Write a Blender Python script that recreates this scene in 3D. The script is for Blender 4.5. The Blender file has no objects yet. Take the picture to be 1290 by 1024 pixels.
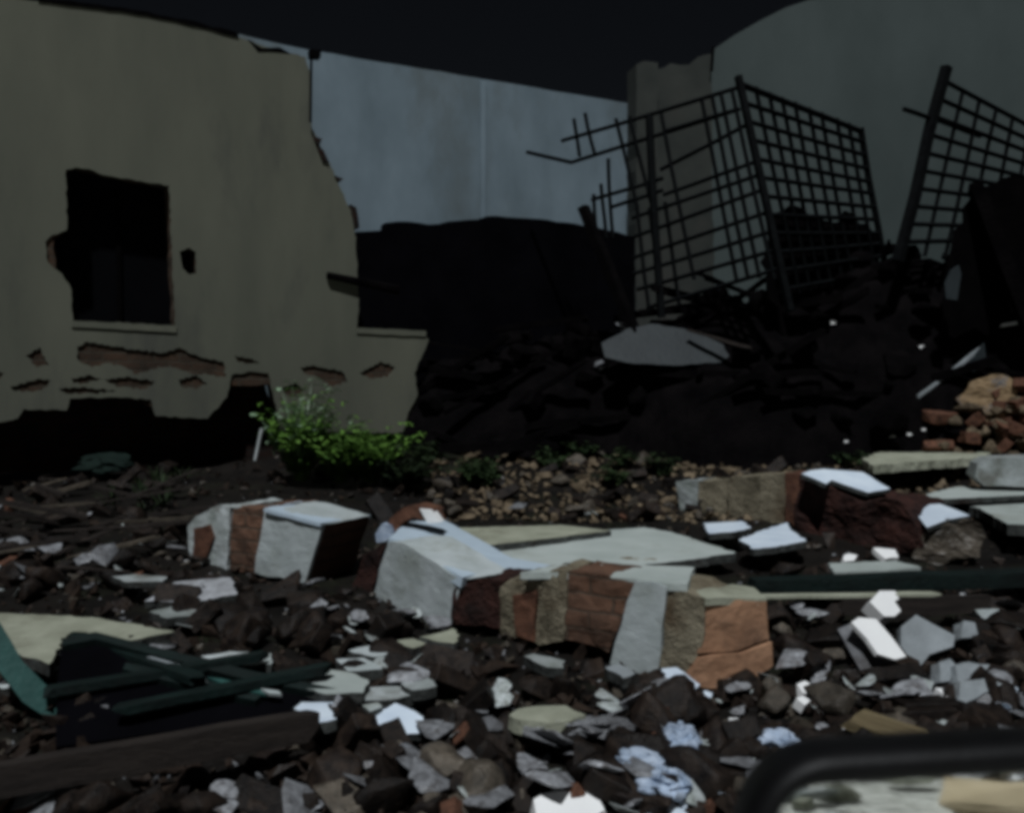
import bpy, bmesh, math, random
from mathutils import Vector, Matrix, noise
from mathutils.geometry import tessellate_polygon

random.seed(7)
scene = bpy.context.scene
COL = scene.collection

# ------------------------------------------------------------------ camera
EYE = Vector((0, 0, 1.6)); F = 1117.0; CX = 645.0; CY = 494.0
cd = bpy.data.cameras.new("camera"); cam = bpy.data.objects.new("camera", cd)
COL.objects.link(cam); scene.camera = cam
cam.location = EYE; cam.rotation_euler = (math.radians(90), 0, 0)
cd.sensor_width = 36; cd.lens = 36 * F / 1290.0
cd.shift_y = -18 / 1290.0
cd.clip_start = 0.05; cd.clip_end = 2000
cd.dof.use_dof = True; cd.dof.focus_distance = 5.5; cd.dof.aperture_fstop = 4.0
# ------------------------------------------------------------------ light
SUN_TO = Vector((-0.06, -0.50, 0.86)).normalized()
w = bpy.data.worlds.new("World"); scene.world = w; w.use_nodes = True
nt = w.node_tree
sky = nt.nodes.new("ShaderNodeTexSky"); sky.sky_type = 'NISHITA'; sky.sun_disc = False
sky.sun_elevation = math.asin(SUN_TO.z)
sky.sun_rotation = math.atan2(SUN_TO.x, SUN_TO.y)
hsv = nt.nodes.new("ShaderNodeHueSaturation"); hsv.inputs['Saturation'].default_value = 0.55
nt.links.new(sky.outputs[0], hsv.inputs['Color']); nt.links.new(hsv.outputs[0], nt.nodes['Background'].inputs[0])
nt.nodes['Background'].inputs[1].default_value = 0.0011
sl = bpy.data.lights.new("street_light", 'SUN'); sl.energy = 2.0; sl.angle = math.radians(2.0)
sl.color = (0.93, 0.97, 1.0)
so = bpy.data.objects.new("street_light", sl); COL.objects.link(so)
so.rotation_euler = SUN_TO.to_track_quat('Z', 'Y').to_euler()
scene.view_settings.view_transform = 'Standard'; scene.view_settings.look = 'None'
scene.view_settings.exposure = 0.42; scene.view_settings.gamma = 1.0
scene.cycles.filter_width = 4.5

# ------------------------------------------------------------------ materials
MATS = {}
def mat(name, c1, c2, scale=6.0, rough=0.85, bump=0.3, bscale=40.0, spec=0.2, c3=None, lo=0.35, hi=0.65, rnd=0.25, metal=0.0, stretch=None):
    """two (three) tone noise material; c3 = dirt blotches"""
    m = bpy.data.materials.new(name); m.use_nodes = True
    t = m.node_tree; N = t.nodes; L = t.links
    b = N['Principled BSDF']
    tc = N.new('ShaderNodeTexCoord'); mp = N.new('ShaderNodeMapping')
    L.new(tc.outputs['Object'], mp.inputs[0])
    if stretch: mp.inputs['Scale'].default_value = stretch
    oi = N.new('ShaderNodeObjectInfo')
    n1 = N.new('ShaderNodeTexNoise'); n1.noise_dimensions = '4D'
    n1.inputs['Scale'].default_value = scale; n1.inputs['Detail'].default_value = 6
    n1.inputs['Roughness'].default_value = 0.62
    ml = N.new('ShaderNodeMath'); ml.operation = 'MULTIPLY'; ml.inputs[1].default_value = 50
    L.new(oi.outputs['Random'], ml.inputs[0]); L.new(ml.outputs[0], n1.inputs['W'])
    L.new(mp.outputs[0], n1.inputs['Vector'])
    r = N.new('ShaderNodeValToRGB')
    r.color_ramp.elements[0].position = lo; r.color_ramp.elements[1].position = hi
    r.color_ramp.elements[0].color = (*c1, 1); r.color_ramp.elements[1].color = (*c2, 1)
    L.new(n1.outputs[0], r.inputs[0]); out = r.outputs[0]
    if c3:
        n2 = N.new('ShaderNodeTexNoise'); n2.noise_dimensions = '4D'
        n2.inputs['Scale'].default_value = scale * 0.55; n2.inputs['Detail'].default_value = 8
        n2.inputs['Roughness'].default_value = 0.7
        L.new(mp.outputs[0], n2.inputs['Vector'])
        ad = N.new('ShaderNodeMath'); ad.operation = 'ADD'; ad.inputs[1].default_value = 7.7
        L.new(ml.outputs[0], ad.inputs[0]); L.new(ad.outputs[0], n2.inputs['W'])
        r2 = N.new('ShaderNodeValToRGB')
        r2.color_ramp.elements[0].position = 0.52; r2.color_ramp.elements[1].position = 0.66
        L.new(n2.outputs[0], r2.inputs[0])
        mx = N.new('ShaderNodeMix'); mx.data_type = 'RGBA'
        L.new(r2.outputs[0], mx.inputs[0]); L.new(out, mx.inputs[6]); mx.inputs[7].default_value = (*c3, 1)
        out = mx.outputs[2]
    hs = N.new('ShaderNodeHueSaturation')
    mr = N.new('ShaderNodeMapRange'); mr.inputs[3].default_value = 1 - rnd; mr.inputs[4].default_value = 1 + rnd
    L.new(oi.outputs['Random'], mr.inputs[0]); L.new(mr.outputs[0], hs.inputs['Value'])
    L.new(out, hs.inputs['Color']); L.new(hs.outputs[0], b.inputs['Base Color'])
    b.inputs['Roughness'].default_value = rough; b.inputs['Metallic'].default_value = metal
    b.inputs['Specular IOR Level'].default_value = spec
    nb = N.new('ShaderNodeTexNoise'); nb.inputs['Scale'].default_value = bscale; nb.inputs['Detail'].default_value = 5
    L.new(mp.outputs[0], nb.inputs['Vector'])
    bp = N.new('ShaderNodeBump'); bp.inputs['Strength'].default_value = bump; bp.inputs['Distance'].default_value = 0.02
    L.new(nb.outputs[0], bp.inputs['Height']); L.new(bp.outputs[0], b.inputs['Normal'])
    MATS[name] = m
    return m

def brick_mat(name, ca, cb, mortar, scale=1.0, dirt=(0.02, 0.015, 0.012)):
    m = bpy.data.materials.new(name); m.use_nodes = True
    t = m.node_tree; N = t.nodes; L = t.links; b = N['Principled BSDF']
    tc = N.new('ShaderNodeTexCoord')
    wn = N.new('ShaderNodeTexNoise'); wn.inputs['Scale'].default_value = 9
    L.new(tc.outputs['Object'], wn.inputs['Vector'])
    va = N.new('ShaderNodeVectorMath'); va.operation = 'MULTIPLY_ADD'
    va.inputs[1].default_value = (0.03, 0.03, 0.03)
    L.new(wn.outputs['Color'], va.inputs[0]); L.new(tc.outputs['Object'], va.inputs[2])
    br = N.new('ShaderNodeTexBrick'); br.inputs['Scale'].default_value = 1.0
    br.inputs['Brick Width'].default_value = 0.22 * scale; br.inputs['Row Height'].default_value = 0.075 * scale
    br.inputs['Mortar Size'].default_value = 0.008; br.inputs['Mortar Smooth'].default_value = 0.4
    br.inputs['Color1'].default_value = (*ca, 1); br.inputs['Color2'].default_value = (*cb, 1)
    br.inputs['Mortar'].default_value = (*mortar, 1)
    L.new(va.outputs[0], br.inputs['Vector'])
    n = N.new('ShaderNodeTexNoise'); n.inputs['Scale'].default_value = 5; n.inputs['Detail'].default_value = 8
    n.inputs['Roughness'].default_value = 0.7
    L.new(tc.outputs['Object'], n.inputs['Vector'])
    r = N.new('ShaderNodeValToRGB'); r.color_ramp.elements[0].position = 0.42; r.color_ramp.elements[1].position = 0.7
    L.new(n.outputs[0], r.inputs[0])
    mx = N.new('ShaderNodeMix'); mx.data_type = 'RGBA'
    L.new(r.outputs[0], mx.inputs[0]); L.new(br.outputs['Color'], mx.inputs[6]); mx.inputs[7].default_value = (*dirt, 1)
    L.new(mx.outputs[2], b.inputs['Base Color']); b.inputs['Roughness'].default_value = 0.95
    b.inputs['Specular IOR Level'].default_value = 0.15
    bp = N.new('ShaderNodeBump'); bp.inputs['Strength'].default_value = 0.7; bp.inputs['Distance'].default_value = 0.02
    sb = N.new('ShaderNodeMath'); sb.operation = 'SUBTRACT'
    L.new(n.outputs[0], sb.inputs[0]); L.new(br.outputs['Fac'], sb.inputs[1])
    L.new(sb.outputs[0], bp.inputs['Height']); L.new(bp.outputs[0], b.inputs['Normal'])
    MATS[name] = m
    return m

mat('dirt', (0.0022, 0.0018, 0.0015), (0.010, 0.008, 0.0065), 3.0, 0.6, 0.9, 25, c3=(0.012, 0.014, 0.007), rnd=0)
mat('plaster_cream', (0.102, 0.106, 0.083), (0.140, 0.143, 0.110), 0.8, 0.9, 0.06, 30, c3=(0.070, 0.072, 0.064), rnd=0, stretch=(1.3, 0.4, 1))
mat('plaster_blue', (0.140, 0.185, 0.212), (0.235, 0.300, 0.345), 0.8, 0.9, 0.1, 30, c3=(0.13, 0.155, 0.16), rnd=0.04, stretch=(1, 0.5, 1))
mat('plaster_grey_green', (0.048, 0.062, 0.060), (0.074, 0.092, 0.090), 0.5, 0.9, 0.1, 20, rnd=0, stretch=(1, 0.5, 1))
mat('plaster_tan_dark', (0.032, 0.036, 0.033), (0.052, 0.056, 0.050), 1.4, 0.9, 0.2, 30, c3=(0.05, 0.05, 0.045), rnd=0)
brick_mat('brick_dirty', (0.085, 0.052, 0.034), (0.055, 0.036, 0.026), (0.07, 0.062, 0.048), dirt=(0.03, 0.024, 0.018))
brick_mat('brick_black', (0.030, 0.016, 0.012), (0.020, 0.012, 0.010), (0.02, 0.018, 0.015), dirt=(0.008, 0.007, 0.007))
mat('brick_orange', (0.27, 0.145, 0.085), (0.40, 0.23, 0.14), 7, 0.9, 0.3, 35, c3=(0.17, 0.10, 0.065), rnd=0)
mat('brick_red', (0.065, 0.030, 0.020), (0.15, 0.070, 0.043), 9, 0.9, 0.4, 35, c3=(0.035, 0.02, 0.015), rnd=0.1)
mat('brick_dark', (0.016, 0.008, 0.007), (0.055, 0.022, 0.017), 8, 0.9, 0.8, 50, c3=(0.012, 0.008, 0.007), rnd=0.2)
brick_mat('brick_courses', (0.15, 0.080, 0.052), (0.11, 0.062, 0.042), (0.085, 0.060, 0.044), dirt=(0.06, 0.038, 0.028))
mat('mortar_tan', (0.11, 0.095, 0.065), (0.24, 0.21, 0.15), 7, 0.95, 0.8, 60, c3=(0.09, 0.065, 0.04), rnd=0.15)
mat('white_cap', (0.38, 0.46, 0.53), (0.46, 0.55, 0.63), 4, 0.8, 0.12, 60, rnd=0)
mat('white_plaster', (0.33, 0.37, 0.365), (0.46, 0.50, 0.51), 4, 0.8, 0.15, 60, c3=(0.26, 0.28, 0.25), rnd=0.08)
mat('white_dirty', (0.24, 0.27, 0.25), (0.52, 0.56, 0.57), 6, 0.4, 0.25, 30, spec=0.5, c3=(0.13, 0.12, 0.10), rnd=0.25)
mat('white_blue', (0.52, 0.60, 0.70), (0.66, 0.74, 0.82), 5, 0.75, 0.12, 60, rnd=0.1)
mat('white_bright', (0.86, 0.86, 0.86), (0.93, 0.93, 0.92), 5, 0.6, 0.1, 60, rnd=0)  # brightest white; glare of facets facing the lamp put into the colour
mat('slab_pale', (0.33, 0.37, 0.35), (0.42, 0.46, 0.44), 3, 0.85, 0.12, 60, c3=(0.28, 0.30, 0.27), rnd=0.05)
mat('slab_cream', (0.24, 0.25, 0.19), (0.36, 0.37, 0.29), 5, 0.85, 0.3, 60, c3=(0.20, 0.20, 0.15), rnd=0.1)
mat('grey_render', (0.20, 0.22, 0.23), (0.32, 0.35, 0.37), 5, 0.45, 0.2, 60, rnd=0.1)
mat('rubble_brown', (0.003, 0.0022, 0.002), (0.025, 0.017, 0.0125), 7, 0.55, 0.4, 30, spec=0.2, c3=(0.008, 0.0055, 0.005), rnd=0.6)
mat('rubble_tan', (0.035, 0.030, 0.023), (0.12, 0.10, 0.078), 7, 0.45, 0.5, 30, spec=0.35, c3=(0.05, 0.04, 0.03), rnd=0.4)
mat('rubble_warm', (0.055, 0.040, 0.025), (0.19, 0.145, 0.095), 7, 0.8, 0.5, 30, c3=(0.04, 0.03, 0.02), rnd=0.4)
mat('rubble_grey', (0.10, 0.10, 0.105), (0.32, 0.33, 0.35), 7, 0.32, 0.3, 30, spec=0.5, c3=(0.06, 0.052, 0.048), rnd=0.4)
mat('char', (0.0010, 0.0009, 0.0011), (0.0036, 0.0030, 0.0032), 4, 0.95, 0.6, 30, spec=0.03, rnd=0.3)  # near-black; on the heap it carries shade in the colour
mat('dull_black', (0.0012, 0.0012, 0.0018), (0.0030, 0.0029, 0.0040), 2, 0.95, 0.3, 30, spec=0.02, rnd=0)
mat('unlit_room', (0.0010, 0.0011, 0.0018), (0.0020, 0.0021, 0.003), 2, 0.8, 0.2, 30, spec=0.05, rnd=0)
mat('iron', (0.0018, 0.0022, 0.0026), (0.005, 0.006, 0.0065), 14, 0.8, 0.4, 60, spec=0.06, rnd=0.2)
mat('teal_paint', (0.018, 0.065, 0.058), (0.035, 0.11, 0.098), 9, 0.55, 0.2, 40, spec=0.4, rnd=0.1)
mat('dark_green_paint', (0.0015, 0.0045, 0.0042), (0.0045, 0.014, 0.0125), 7, 0.6, 0.3, 40, spec=0.3, rnd=0.1, stretch=(1, 6, 1))
mat('brown_timber', (0.016, 0.0125, 0.011), (0.034, 0.027, 0.023), 5, 0.8, 0.5, 30, rnd=0.15, stretch=(1, 9, 9))
mat('tan_timber', (0.10, 0.075, 0.04), (0.20, 0.16, 0.09), 6, 0.85, 0.4, 30, rnd=0.2, stretch=(1, 9, 9))
mat('tin_sheet', (0.013, 0.018, 0.021), (0.023, 0.030, 0.033), 3, 0.6, 0.2, 20, spec=0.3, rnd=0.1)
mat('leaf_green', (0.045, 0.12, 0.018), (0.15, 0.29, 0.045), 12, 0.6, 0.2, 30, spec=0.4, rnd=0.25)
mat('leaf_pale', (0.14, 0.24, 0.13), (0.26, 0.36, 0.24), 12, 0.5, 0.2, 30, spec=0.5, rnd=0.2)
mat('leaf_dark', (0.010, 0.020, 0.008), (0.028, 0.048, 0.016), 12, 0.7, 0.2, 30, spec=0.2, rnd=0.4)
mat('cloth_green', (0.003, 0.009, 0.007), (0.008, 0.018, 0.014), 6, 0.9, 0.3, 30, rnd=0.1)
mat('cloth_blue', (0.22, 0.29, 0.40), (0.50, 0.58, 0.70), 14, 0.9, 0.3, 60, c3=(0.12, 0.15, 0.21), rnd=0.1)
mat('rag_tan', (0.20, 0.135, 0.075), (0.34, 0.24, 0.14), 9, 0.9, 0.3, 60, c3=(0.12, 0.15, 0.19), rnd=0)
mat('black_plastic', (0.003, 0.003, 0.0032), (0.005, 0.005, 0.0055), 30, 0.5, 0.05, 200, spec=0.2, rnd=0)
mat('pale_gravel', (0.30, 0.30, 0.26), (0.75, 0.75, 0.70), 6, 0.9, 0.8, 30, c3=(0.10, 0.10, 0.09), rnd=0)
mat('shaded_edge', (0.020, 0.022, 0.021), (0.075, 0.080, 0.076), 12, 0.9, 0.5, 50, c3=(0.02, 0.014, 0.011), rnd=0.3)  # slab sides darkened: shade under overhead light put into the colour
mat('slab_tan', (0.50, 0.40, 0.25), (0.66, 0.54, 0.36), 4, 0.85, 0.3, 40, rnd=0)
mg = bpy.data.materials.new('mirror_glass'); mg.use_nodes = True
b = mg.node_tree.nodes['Principled BSDF']; b.inputs['Metallic'].default_value = 1; b.inputs['Roughness'].default_value = 0.03
b.inputs['Base Color'].default_value = (0.85, 0.88, 0.86, 1); MATS['mirror_glass'] = mg

# ------------------------------------------------------------------ helpers
WM = {}     # object -> its world matrix
def tag(o, label=None, cat=None, group=None, kind=None):
    if label: o['label'] = label
    if cat: o['category'] = cat
    if group: o['group'] = group
    if kind: o['kind'] = kind
    return o
def link(name, me, M, parent=None):
    o = bpy.data.objects.new(name, me); COL.objects.link(o)
    if parent is not None:
        o.parent = parent; o.matrix_basis = WM[parent.name].inverted() @ M
    else:
        o.matrix_world = M
    WM[o.name] = M.copy()
    return o
def empty(name, loc, label, cat, group=None):
    o = bpy.data.objects.new(name, None); COL.objects.link(o); o.empty_display_size = 0.1
    o.location = loc; WM[o.name] = Matrix.Translation(loc)
    return tag(o, label, cat, group)
def done(bm, name, m, M, parent=None, smooth=False):
    bmesh.ops.recalc_face_normals(bm, faces=bm.faces)
    me = bpy.data.meshes.new(name); bm.to_mesh(me); bm.free()
    me.materials.append(MATS[m])
    if smooth:
        for p in me.polygons: p.use_smooth = True
    return link(name, me, M, parent)
def ray(px, py): return Vector(((px - CX) / F, 1.0, -(py - CY) / F))
def at(px, py, Y): return EYE + ray(px, py) * Y
PROF = [(-500, 0), (1.4, 0.0), (2.0, 0.20), (2.7, 0.32), (3.6, 0.45), (5.5, 0.59), (8, 0.84), (9.5, 1.0), (12, 1.02), (600, 1.02)]
def base(Y):
    for (a, za), (b_, zb) in zip(PROF, PROF[1:]):
        if a <= Y <= b_:
            return za + (zb - za) * (Y - a) / (b_ - a)
    return 1.0
def ground_y(py):
    """depth at which the pixel row meets the ground profile"""
    lo, hi = 1.0, 60.0
    k = (py - CY) / F
    for _ in range(40):
        md = (lo + hi) / 2
        if 1.6 - k * md > base(md): lo = md
        else: hi = md
    return lo
def gp(px, py):
    Y = ground_y(py); p = at(px, py, Y); return p
def vplane(pxa, Ya, pxb, Yb):
    """vertical plane through two image columns at given depths; local x along, y up, z towards the viewer"""
    a = at(pxa, CY, Ya); b_ = at(pxb, CY, Yb)
    u = (b_ - a).normalized(); v = Vector((0, 0, 1)); n = u.cross(v)
    return Matrix(((u.x, v.x, n.x, a.x), (u.y, v.y, n.y, a.y), (u.z, v.z, n.z, a.z), (0, 0, 0, 1)))
def plane_n(p, n):
    n = n.normalized(); h = Vector((1, 0, 0)); u = (h - n * h.dot(n)).normalized(); v = n.cross(u)
    return Matrix(((u.x, v.x, n.x, p.x), (u.y, v.y, n.y, p.y), (u.z, v.z, n.z, p.z), (0, 0, 0, 1)))
def hit(M, px, py):
    n = M.col[2].to_3d(); o = M.col[3].to_3d(); d = ray(px, py)
    t = (o - EYE).dot(n) / d.dot(n)
    return M.inverted() @ (EYE + d * t)
def on(M, px, py): return M @ hit(M, px, py)
def pl3(a, b_, c):
    n = (b_ - a).cross(c - a).normalized()
    if n.dot(EYE - a) < 0: n = -n
    return plane_n(a, n)
def ragged(pts, step, amp, seed=0):
    if not amp: return pts
    rr = random.Random(seed); out = []
    for a, b_ in zip(pts, pts[1:] + pts[:1]):
        L = (b_ - a).length; n = max(1, min(24, int(L / step)))
        d = (b_ - a); nn = Vector((-d.y, d.x, 0)).normalized() if L > 1e-6 else Vector((0, 0, 0))
        for i in range(n):
            out.append(a + d * (i / n) + (nn * rr.uniform(-amp, amp) if i else Vector((0, 0, 0))))
    return out
def panel(name, m, M, px, thick, holes=(), parent=None, rag=0.0, step=0.08, rough=0.0, cuts=0, front=0.0, slant=None, seed=None, edge=None, hole_rag=None):
    """outline seen at pixels px, lying on plane M, given real thickness behind the plane"""
    seed = seed if seed is not None else len(WM)
    loops = [ragged([hit(M, *p).to_3d() for p in px], step, rag, seed)]
    for k, h in enumerate(holes): loops.append(ragged([hit(M, *p).to_3d() for p in h], step * (0.6 if k > 1 else 1), hole_rag if hole_rag and k > 1 else rag, seed + 3))
    c = sum(loops[0], Vector()) / len(loops[0]); c.z = 0
    loops = [[Vector((p.x - c.x, p.y - c.y, 0)) for p in l] for l in loops]
    flat = [p for l in loops for p in l]
    tris = tessellate_polygon(loops)
    bm = bmesh.new()
    sl_ = slant or (0, 0)
    f = [bm.verts.new((p.x, p.y, front)) for p in flat]
    bk = [bm.verts.new((p.x + sl_[0], p.y + sl_[1], front - thick)) for p in flat]
    for t in tris:
        try:
            bm.faces.new([f[i] for i in t]); bm.faces.new([bk[i] for i in reversed(t)])
        except ValueError: pass
    k = 0
    for l in loops:
        n = len(l)
        for i in range(n):
            a, b_ = k + i, k + (i + 1) % n
            try: bm.faces.new([f[a], f[b_], bk[b_], bk[a]])
            except ValueError: pass
        k += n
    if cuts:
        bmesh.ops.triangulate(bm, faces=bm.faces)
        for _ in range(cuts):
            lens = [e for e in bm.edges if e.calc_length() > 0.05]
            bmesh.ops.subdivide_edges(bm, edges=lens, cuts=1, use_grid_fill=True)
            bmesh.ops.triangulate(bm, faces=bm.faces)
    if rough:
        off = Vector((seed * 3.1, seed * 1.7, 0))
        for v in bm.verts:
            v.co += (noise.noise_vector(v.co * 7 + off) * rough + noise.noise_vector(v.co * 26 + off) * rough * 0.45)
    Mo = M @ Matrix.Translation(c)
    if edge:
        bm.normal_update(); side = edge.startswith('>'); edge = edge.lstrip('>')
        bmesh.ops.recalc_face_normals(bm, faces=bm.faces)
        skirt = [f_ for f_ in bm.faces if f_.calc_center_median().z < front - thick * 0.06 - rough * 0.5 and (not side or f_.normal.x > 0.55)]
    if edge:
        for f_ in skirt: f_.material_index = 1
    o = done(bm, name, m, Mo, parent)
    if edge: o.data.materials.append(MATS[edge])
    return o
def bar(name, m, p0, p1, r, parent=None, sides=6, r2=None, bend=0.0, segs=1, flat=1.0, seed=0):
    r2 = r if r2 is None else r2
    d = (p1 - p0); L = d.length; q = d.to_track_quat('X', 'Z').to_matrix().to_4x4()
    M = Matrix.Translation(p0) @ q
    bm = bmesh.new(); rr = random.Random(seed); rings = []
    for s in range(segs + 1):
        t = s / segs; rad = r + (r2 - r) * t; ring = []
        oy = math.sin(t * math.pi) * bend + (rr.uniform(-1, 1) * r * 0.25 if segs > 1 else 0)
        for k in range(sides):
            a = 2 * math.pi * (k + 0.5) / sides
            ring.append(bm.verts.new((t * L, oy + math.cos(a) * rad, math.sin(a) * rad * flat - abs(bend) * 0.3 * math.sin(t * math.pi))))
        rings.append(ring)
    for a, b_ in zip(rings, rings[1:]):
        for k in range(sides): bm.faces.new([a[k], a[(k + 1) % sides], b_[(k + 1) % sides], b_[k]])
    bm.faces.new(rings[0][::-1]); bm.faces.new(rings[-1])
    return done(bm, name, m, M, parent)
UP = Vector((0, 0, 1))
def slab(name, m, px, label, cat, z=0.03, thick=0.04, tilt=(0, 0), at_=None, rag=0.006, group=None, parent=None, body=None, rough=0.0, cuts=0):
    """broken flat piece lying near the ground: its top plane passes through the ground under the outline's middle"""
    cx = sum(p[0] for p in px) / len(px); cy = sum(p[1] for p in px) / len(px)
    g = gp(*(at_ or (cx, cy))); z = min(z, 0.065)
    n = Vector((tilt[0], tilt[1], 1))
    M = plane_n(g + Vector((0, 0, z)), n)
    # keep the outline's centre on its own sight line
    z_edge = None if cuts or m in ('white_bright', 'tan_timber') else ('shaded_edge' if thick > 0.02 else None)
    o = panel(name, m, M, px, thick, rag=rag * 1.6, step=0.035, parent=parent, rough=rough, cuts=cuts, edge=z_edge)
    if parent is None: tag(o, label, cat, group)
    return o

# ------------------------------------------------------------------ ground
def gnoise(x, y):
    v = noise.noise(Vector((x * 0.9, y * 0.9, 0))) * 0.05 + noise.noise(Vector((x * 3.1, y * 3.1, 4))) * 0.03 + noise.noise(Vector((x * 9, y * 9, 9))) * 0.015
    k = max(0.0, min(1.0, (y - 1.6) / 0.8))
    return v * k - 0.03
def axis(lo, hi, step, far):
    v = []; x = lo
    while x <= hi + 1e-6: v.append(x); x += step
    s = step; x = hi
    while x < far: s *= 1.5; x += s; v.append(x)
    s = step; x = lo
    while x > -far: s *= 1.5; x -= s; v.insert(0, x)
    return v
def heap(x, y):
    """mound of collapsed, black material in front of the broken bay"""
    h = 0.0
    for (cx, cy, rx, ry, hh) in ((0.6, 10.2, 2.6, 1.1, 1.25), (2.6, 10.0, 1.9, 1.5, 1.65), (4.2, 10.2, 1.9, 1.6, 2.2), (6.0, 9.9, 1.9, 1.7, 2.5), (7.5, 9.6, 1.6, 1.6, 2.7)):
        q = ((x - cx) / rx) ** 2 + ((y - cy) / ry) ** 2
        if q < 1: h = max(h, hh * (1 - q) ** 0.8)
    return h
def surf(px, py, off=0.03):
    Y = 6.0
    while Y < 12:
        p = at(px, py, Y)
        if p.z < base(Y) + heap(p.x, Y) + off: return p
        Y += 0.02
    return at(px, py, 9.5)
xs = axis(-7, 9, 0.07, 300); ys = axis(0.6, 12.5, 0.07, 300)
bm = bmesh.new()
V = [[bm.verts.new((x, y, base(y) + gnoise(x, y))) for x in xs] for y in ys]
for j in range(len(ys) - 1):
    for i in range(len(xs) - 1):
        bm.faces.new((V[j][i], V[j][i + 1], V[j + 1][i + 1], V[j + 1][i]))
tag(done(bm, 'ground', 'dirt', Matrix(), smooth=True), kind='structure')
# gravel verge the car stands on, behind the viewpoint
bm = bmesh.new()
vs = [bm.verts.new(p) for p in ((-20, -30, -0.024), (30, -30, -0.024), (30, 1.3, -0.024), (-20, 1.3, -0.024))]
bm.faces.new(vs); tag(done(bm, 'verge', 'pale_gravel', Matrix()), kind='structure')

# debris heap, shade put into its near-black colour
bm = bmesh.new()
hx = [-2.4 + i * 0.09 for i in range(130)]; hy = [8.0 + i * 0.09 for i in range(42)]
V = []
for y in hy:
    row = []
    for x in hx:
        h = heap(x, y)
        z = base(y) - 0.06 + h + (noise.noise(Vector((x * 2, y * 2, 1))) * 0.16 + noise.noise(Vector((x * 6, y * 6, 3))) * 0.09) * min(1, h * 3)
        row.append(bm.verts.new((x, y, z if h > 0 else base(y) - 0.12)))
    V.append(row)
for j in range(len(hy) - 1):
    for i in range(len(hx) - 1):
        bm.faces.new((V[j][i], V[j][i + 1], V[j + 1][i + 1], V[j + 1][i]))
tag(done(bm, 'black_debris', 'char', Matrix()), 'black heap of debris filling the collapsed middle of the building', 'debris', kind='stuff')

# ------------------------------------------------------------------ front wall (cream plaster, window, broken end)
MA = vplane(0, 7.5, 450, 9.23)
wallA = empty('front_wall', at(220, 540, 8.3), 'cream plastered wall with a black window hole and a ragged broken right end', 'wall')
top = [(-70, -16), (0, -4), (60, 3), (150, 14), (230, 30), (290, 44), (345, 62), (385, 72)]
edge = [(392, 100), (390, 150), (399, 176), (410, 196), (420, 215), (430, 240), (442, 265), (447, 290), (450, 330), (452, 380), (450, 417), (532, 421), (540, 428), (530, 452), (522, 470), (526, 498), (514, 520), (508, 545)]
bot = [(400, 545), (352, 540), (345, 500), (338, 470), (318, 468), (292, 472), (286, 500), (262, 527), (196, 524), (190, 503), (140, 500), (88, 502), (84, 517), (30, 515), (22, 527), (0, 532), (-70, 535)]
win = [(83, 214), (96, 211), (112, 213), (132, 221), (160, 225), (213, 234), (216, 300), (221, 410), (92, 404), (90, 365), (78, 345), (60, 330), (57, 305), (66, 296), (84, 290)]
hole2 = [(226, 317), (238, 312), (247, 318), (248, 344), (238, 346), (230, 338)]
patches = [[(97, 437), (110, 430), (147, 436), (170, 441), (207, 444), (227, 438), (253, 450), (282, 456), (284, 476), (262, 472), (240, 470), (215, 461), (190, 465), (172, 472), (158, 463), (133, 457), (117, 463), (98, 453)],
           [(32, 448), (50, 437), (62, 460), (47, 463)], [(90, 477), (113, 472), (130, 478), (110, 483), (93, 483)],
           [(13, 487), (47, 477), (67, 478), (53, 492), (20, 493)],
           [(378, 463), (393, 460), (430, 467), (438, 480), (420, 488), (403, 477), (383, 470)],
           [(452, 470), (480, 455), (498, 462), (490, 474), (470, 478)],
           [(-40, 470), (-10, 462), (5, 470), (0, 478), (-20, 482)], [(70, 489), (104, 487), (146, 492), (120, 496), (84, 496)],
           [(225, 478), (248, 472), (262, 484), (246, 490), (230, 488)], [(296, 448), (318, 452), (330, 458), (316, 459), (300, 456)], [(130, 478), (160, 474), (196, 480), (184, 490), (150, 488)],
           [(356, 488), (372, 482), (386, 492), (372, 500), (358, 498)]]
plA = panel('plaster_face', 'plaster_cream', MA, top + edge + bot, 0.016, holes=[win, hole2] + patches, parent=wallA, rag=0.008, step=0.04, hole_rag=0.012)
core_top = [(x, y + 5) for x, y in top]; core_edge = [(x - 3, y + 1) for x, y in edge]
winc = [(81, 212), (98, 209), (213, 232), (218, 300), (223, 412), (90, 406), (88, 365), (70, 340), (68, 300), (82, 290)]
panel('brick_core', 'brick_dirty', MA, core_top + core_edge[:-1] + [(519, 500), (500, 512), (352, 512), (345, 485), (292, 485), (280, 512), (190, 512), (180, 498), (80, 498), (0, 512), (-70, 512)], 0.22, holes=[winc, hole2], parent=wallA, front=-0.020, rag=0.01)
panel('plinth', 'brick_black', MA, [(-70, 500), (80, 494), (180, 494), (290, 480), (345, 480), (352, 505), (519, 496), (519, 590), (-70, 600)], 0.3, parent=wallA, front=-0.30, rag=0.01)  # dark brick; shadow of the undermined recess put into the colour
fr = panel('window', 'unlit_room', MA, [(74, 200), (260, 225), (262, 420), (50, 412), (50, 290), (74, 290)], 0.04, parent=wallA, front=-0.30)  # near-black backing stands in for the unlit room behind window and hole
panel('sill', 'plaster_cream', MA, [(90, 404), (222, 411), (222, 419), (90, 412)], 0.20, parent=fr, front=0.014, rag=0.003)
for k, pts in enumerate(([(152, 230), (158, 231), (160, 406), (154, 406)],)):
    panel('window_frame', 'char', MA, pts, 0.03, parent=fr, front=-0.27)
panel('sill', 'plaster_cream', MA, [(449, 413), (536, 417), (536, 424), (449, 420)], 0.24, parent=wallA, front=0.014, rag=0.004)
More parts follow.
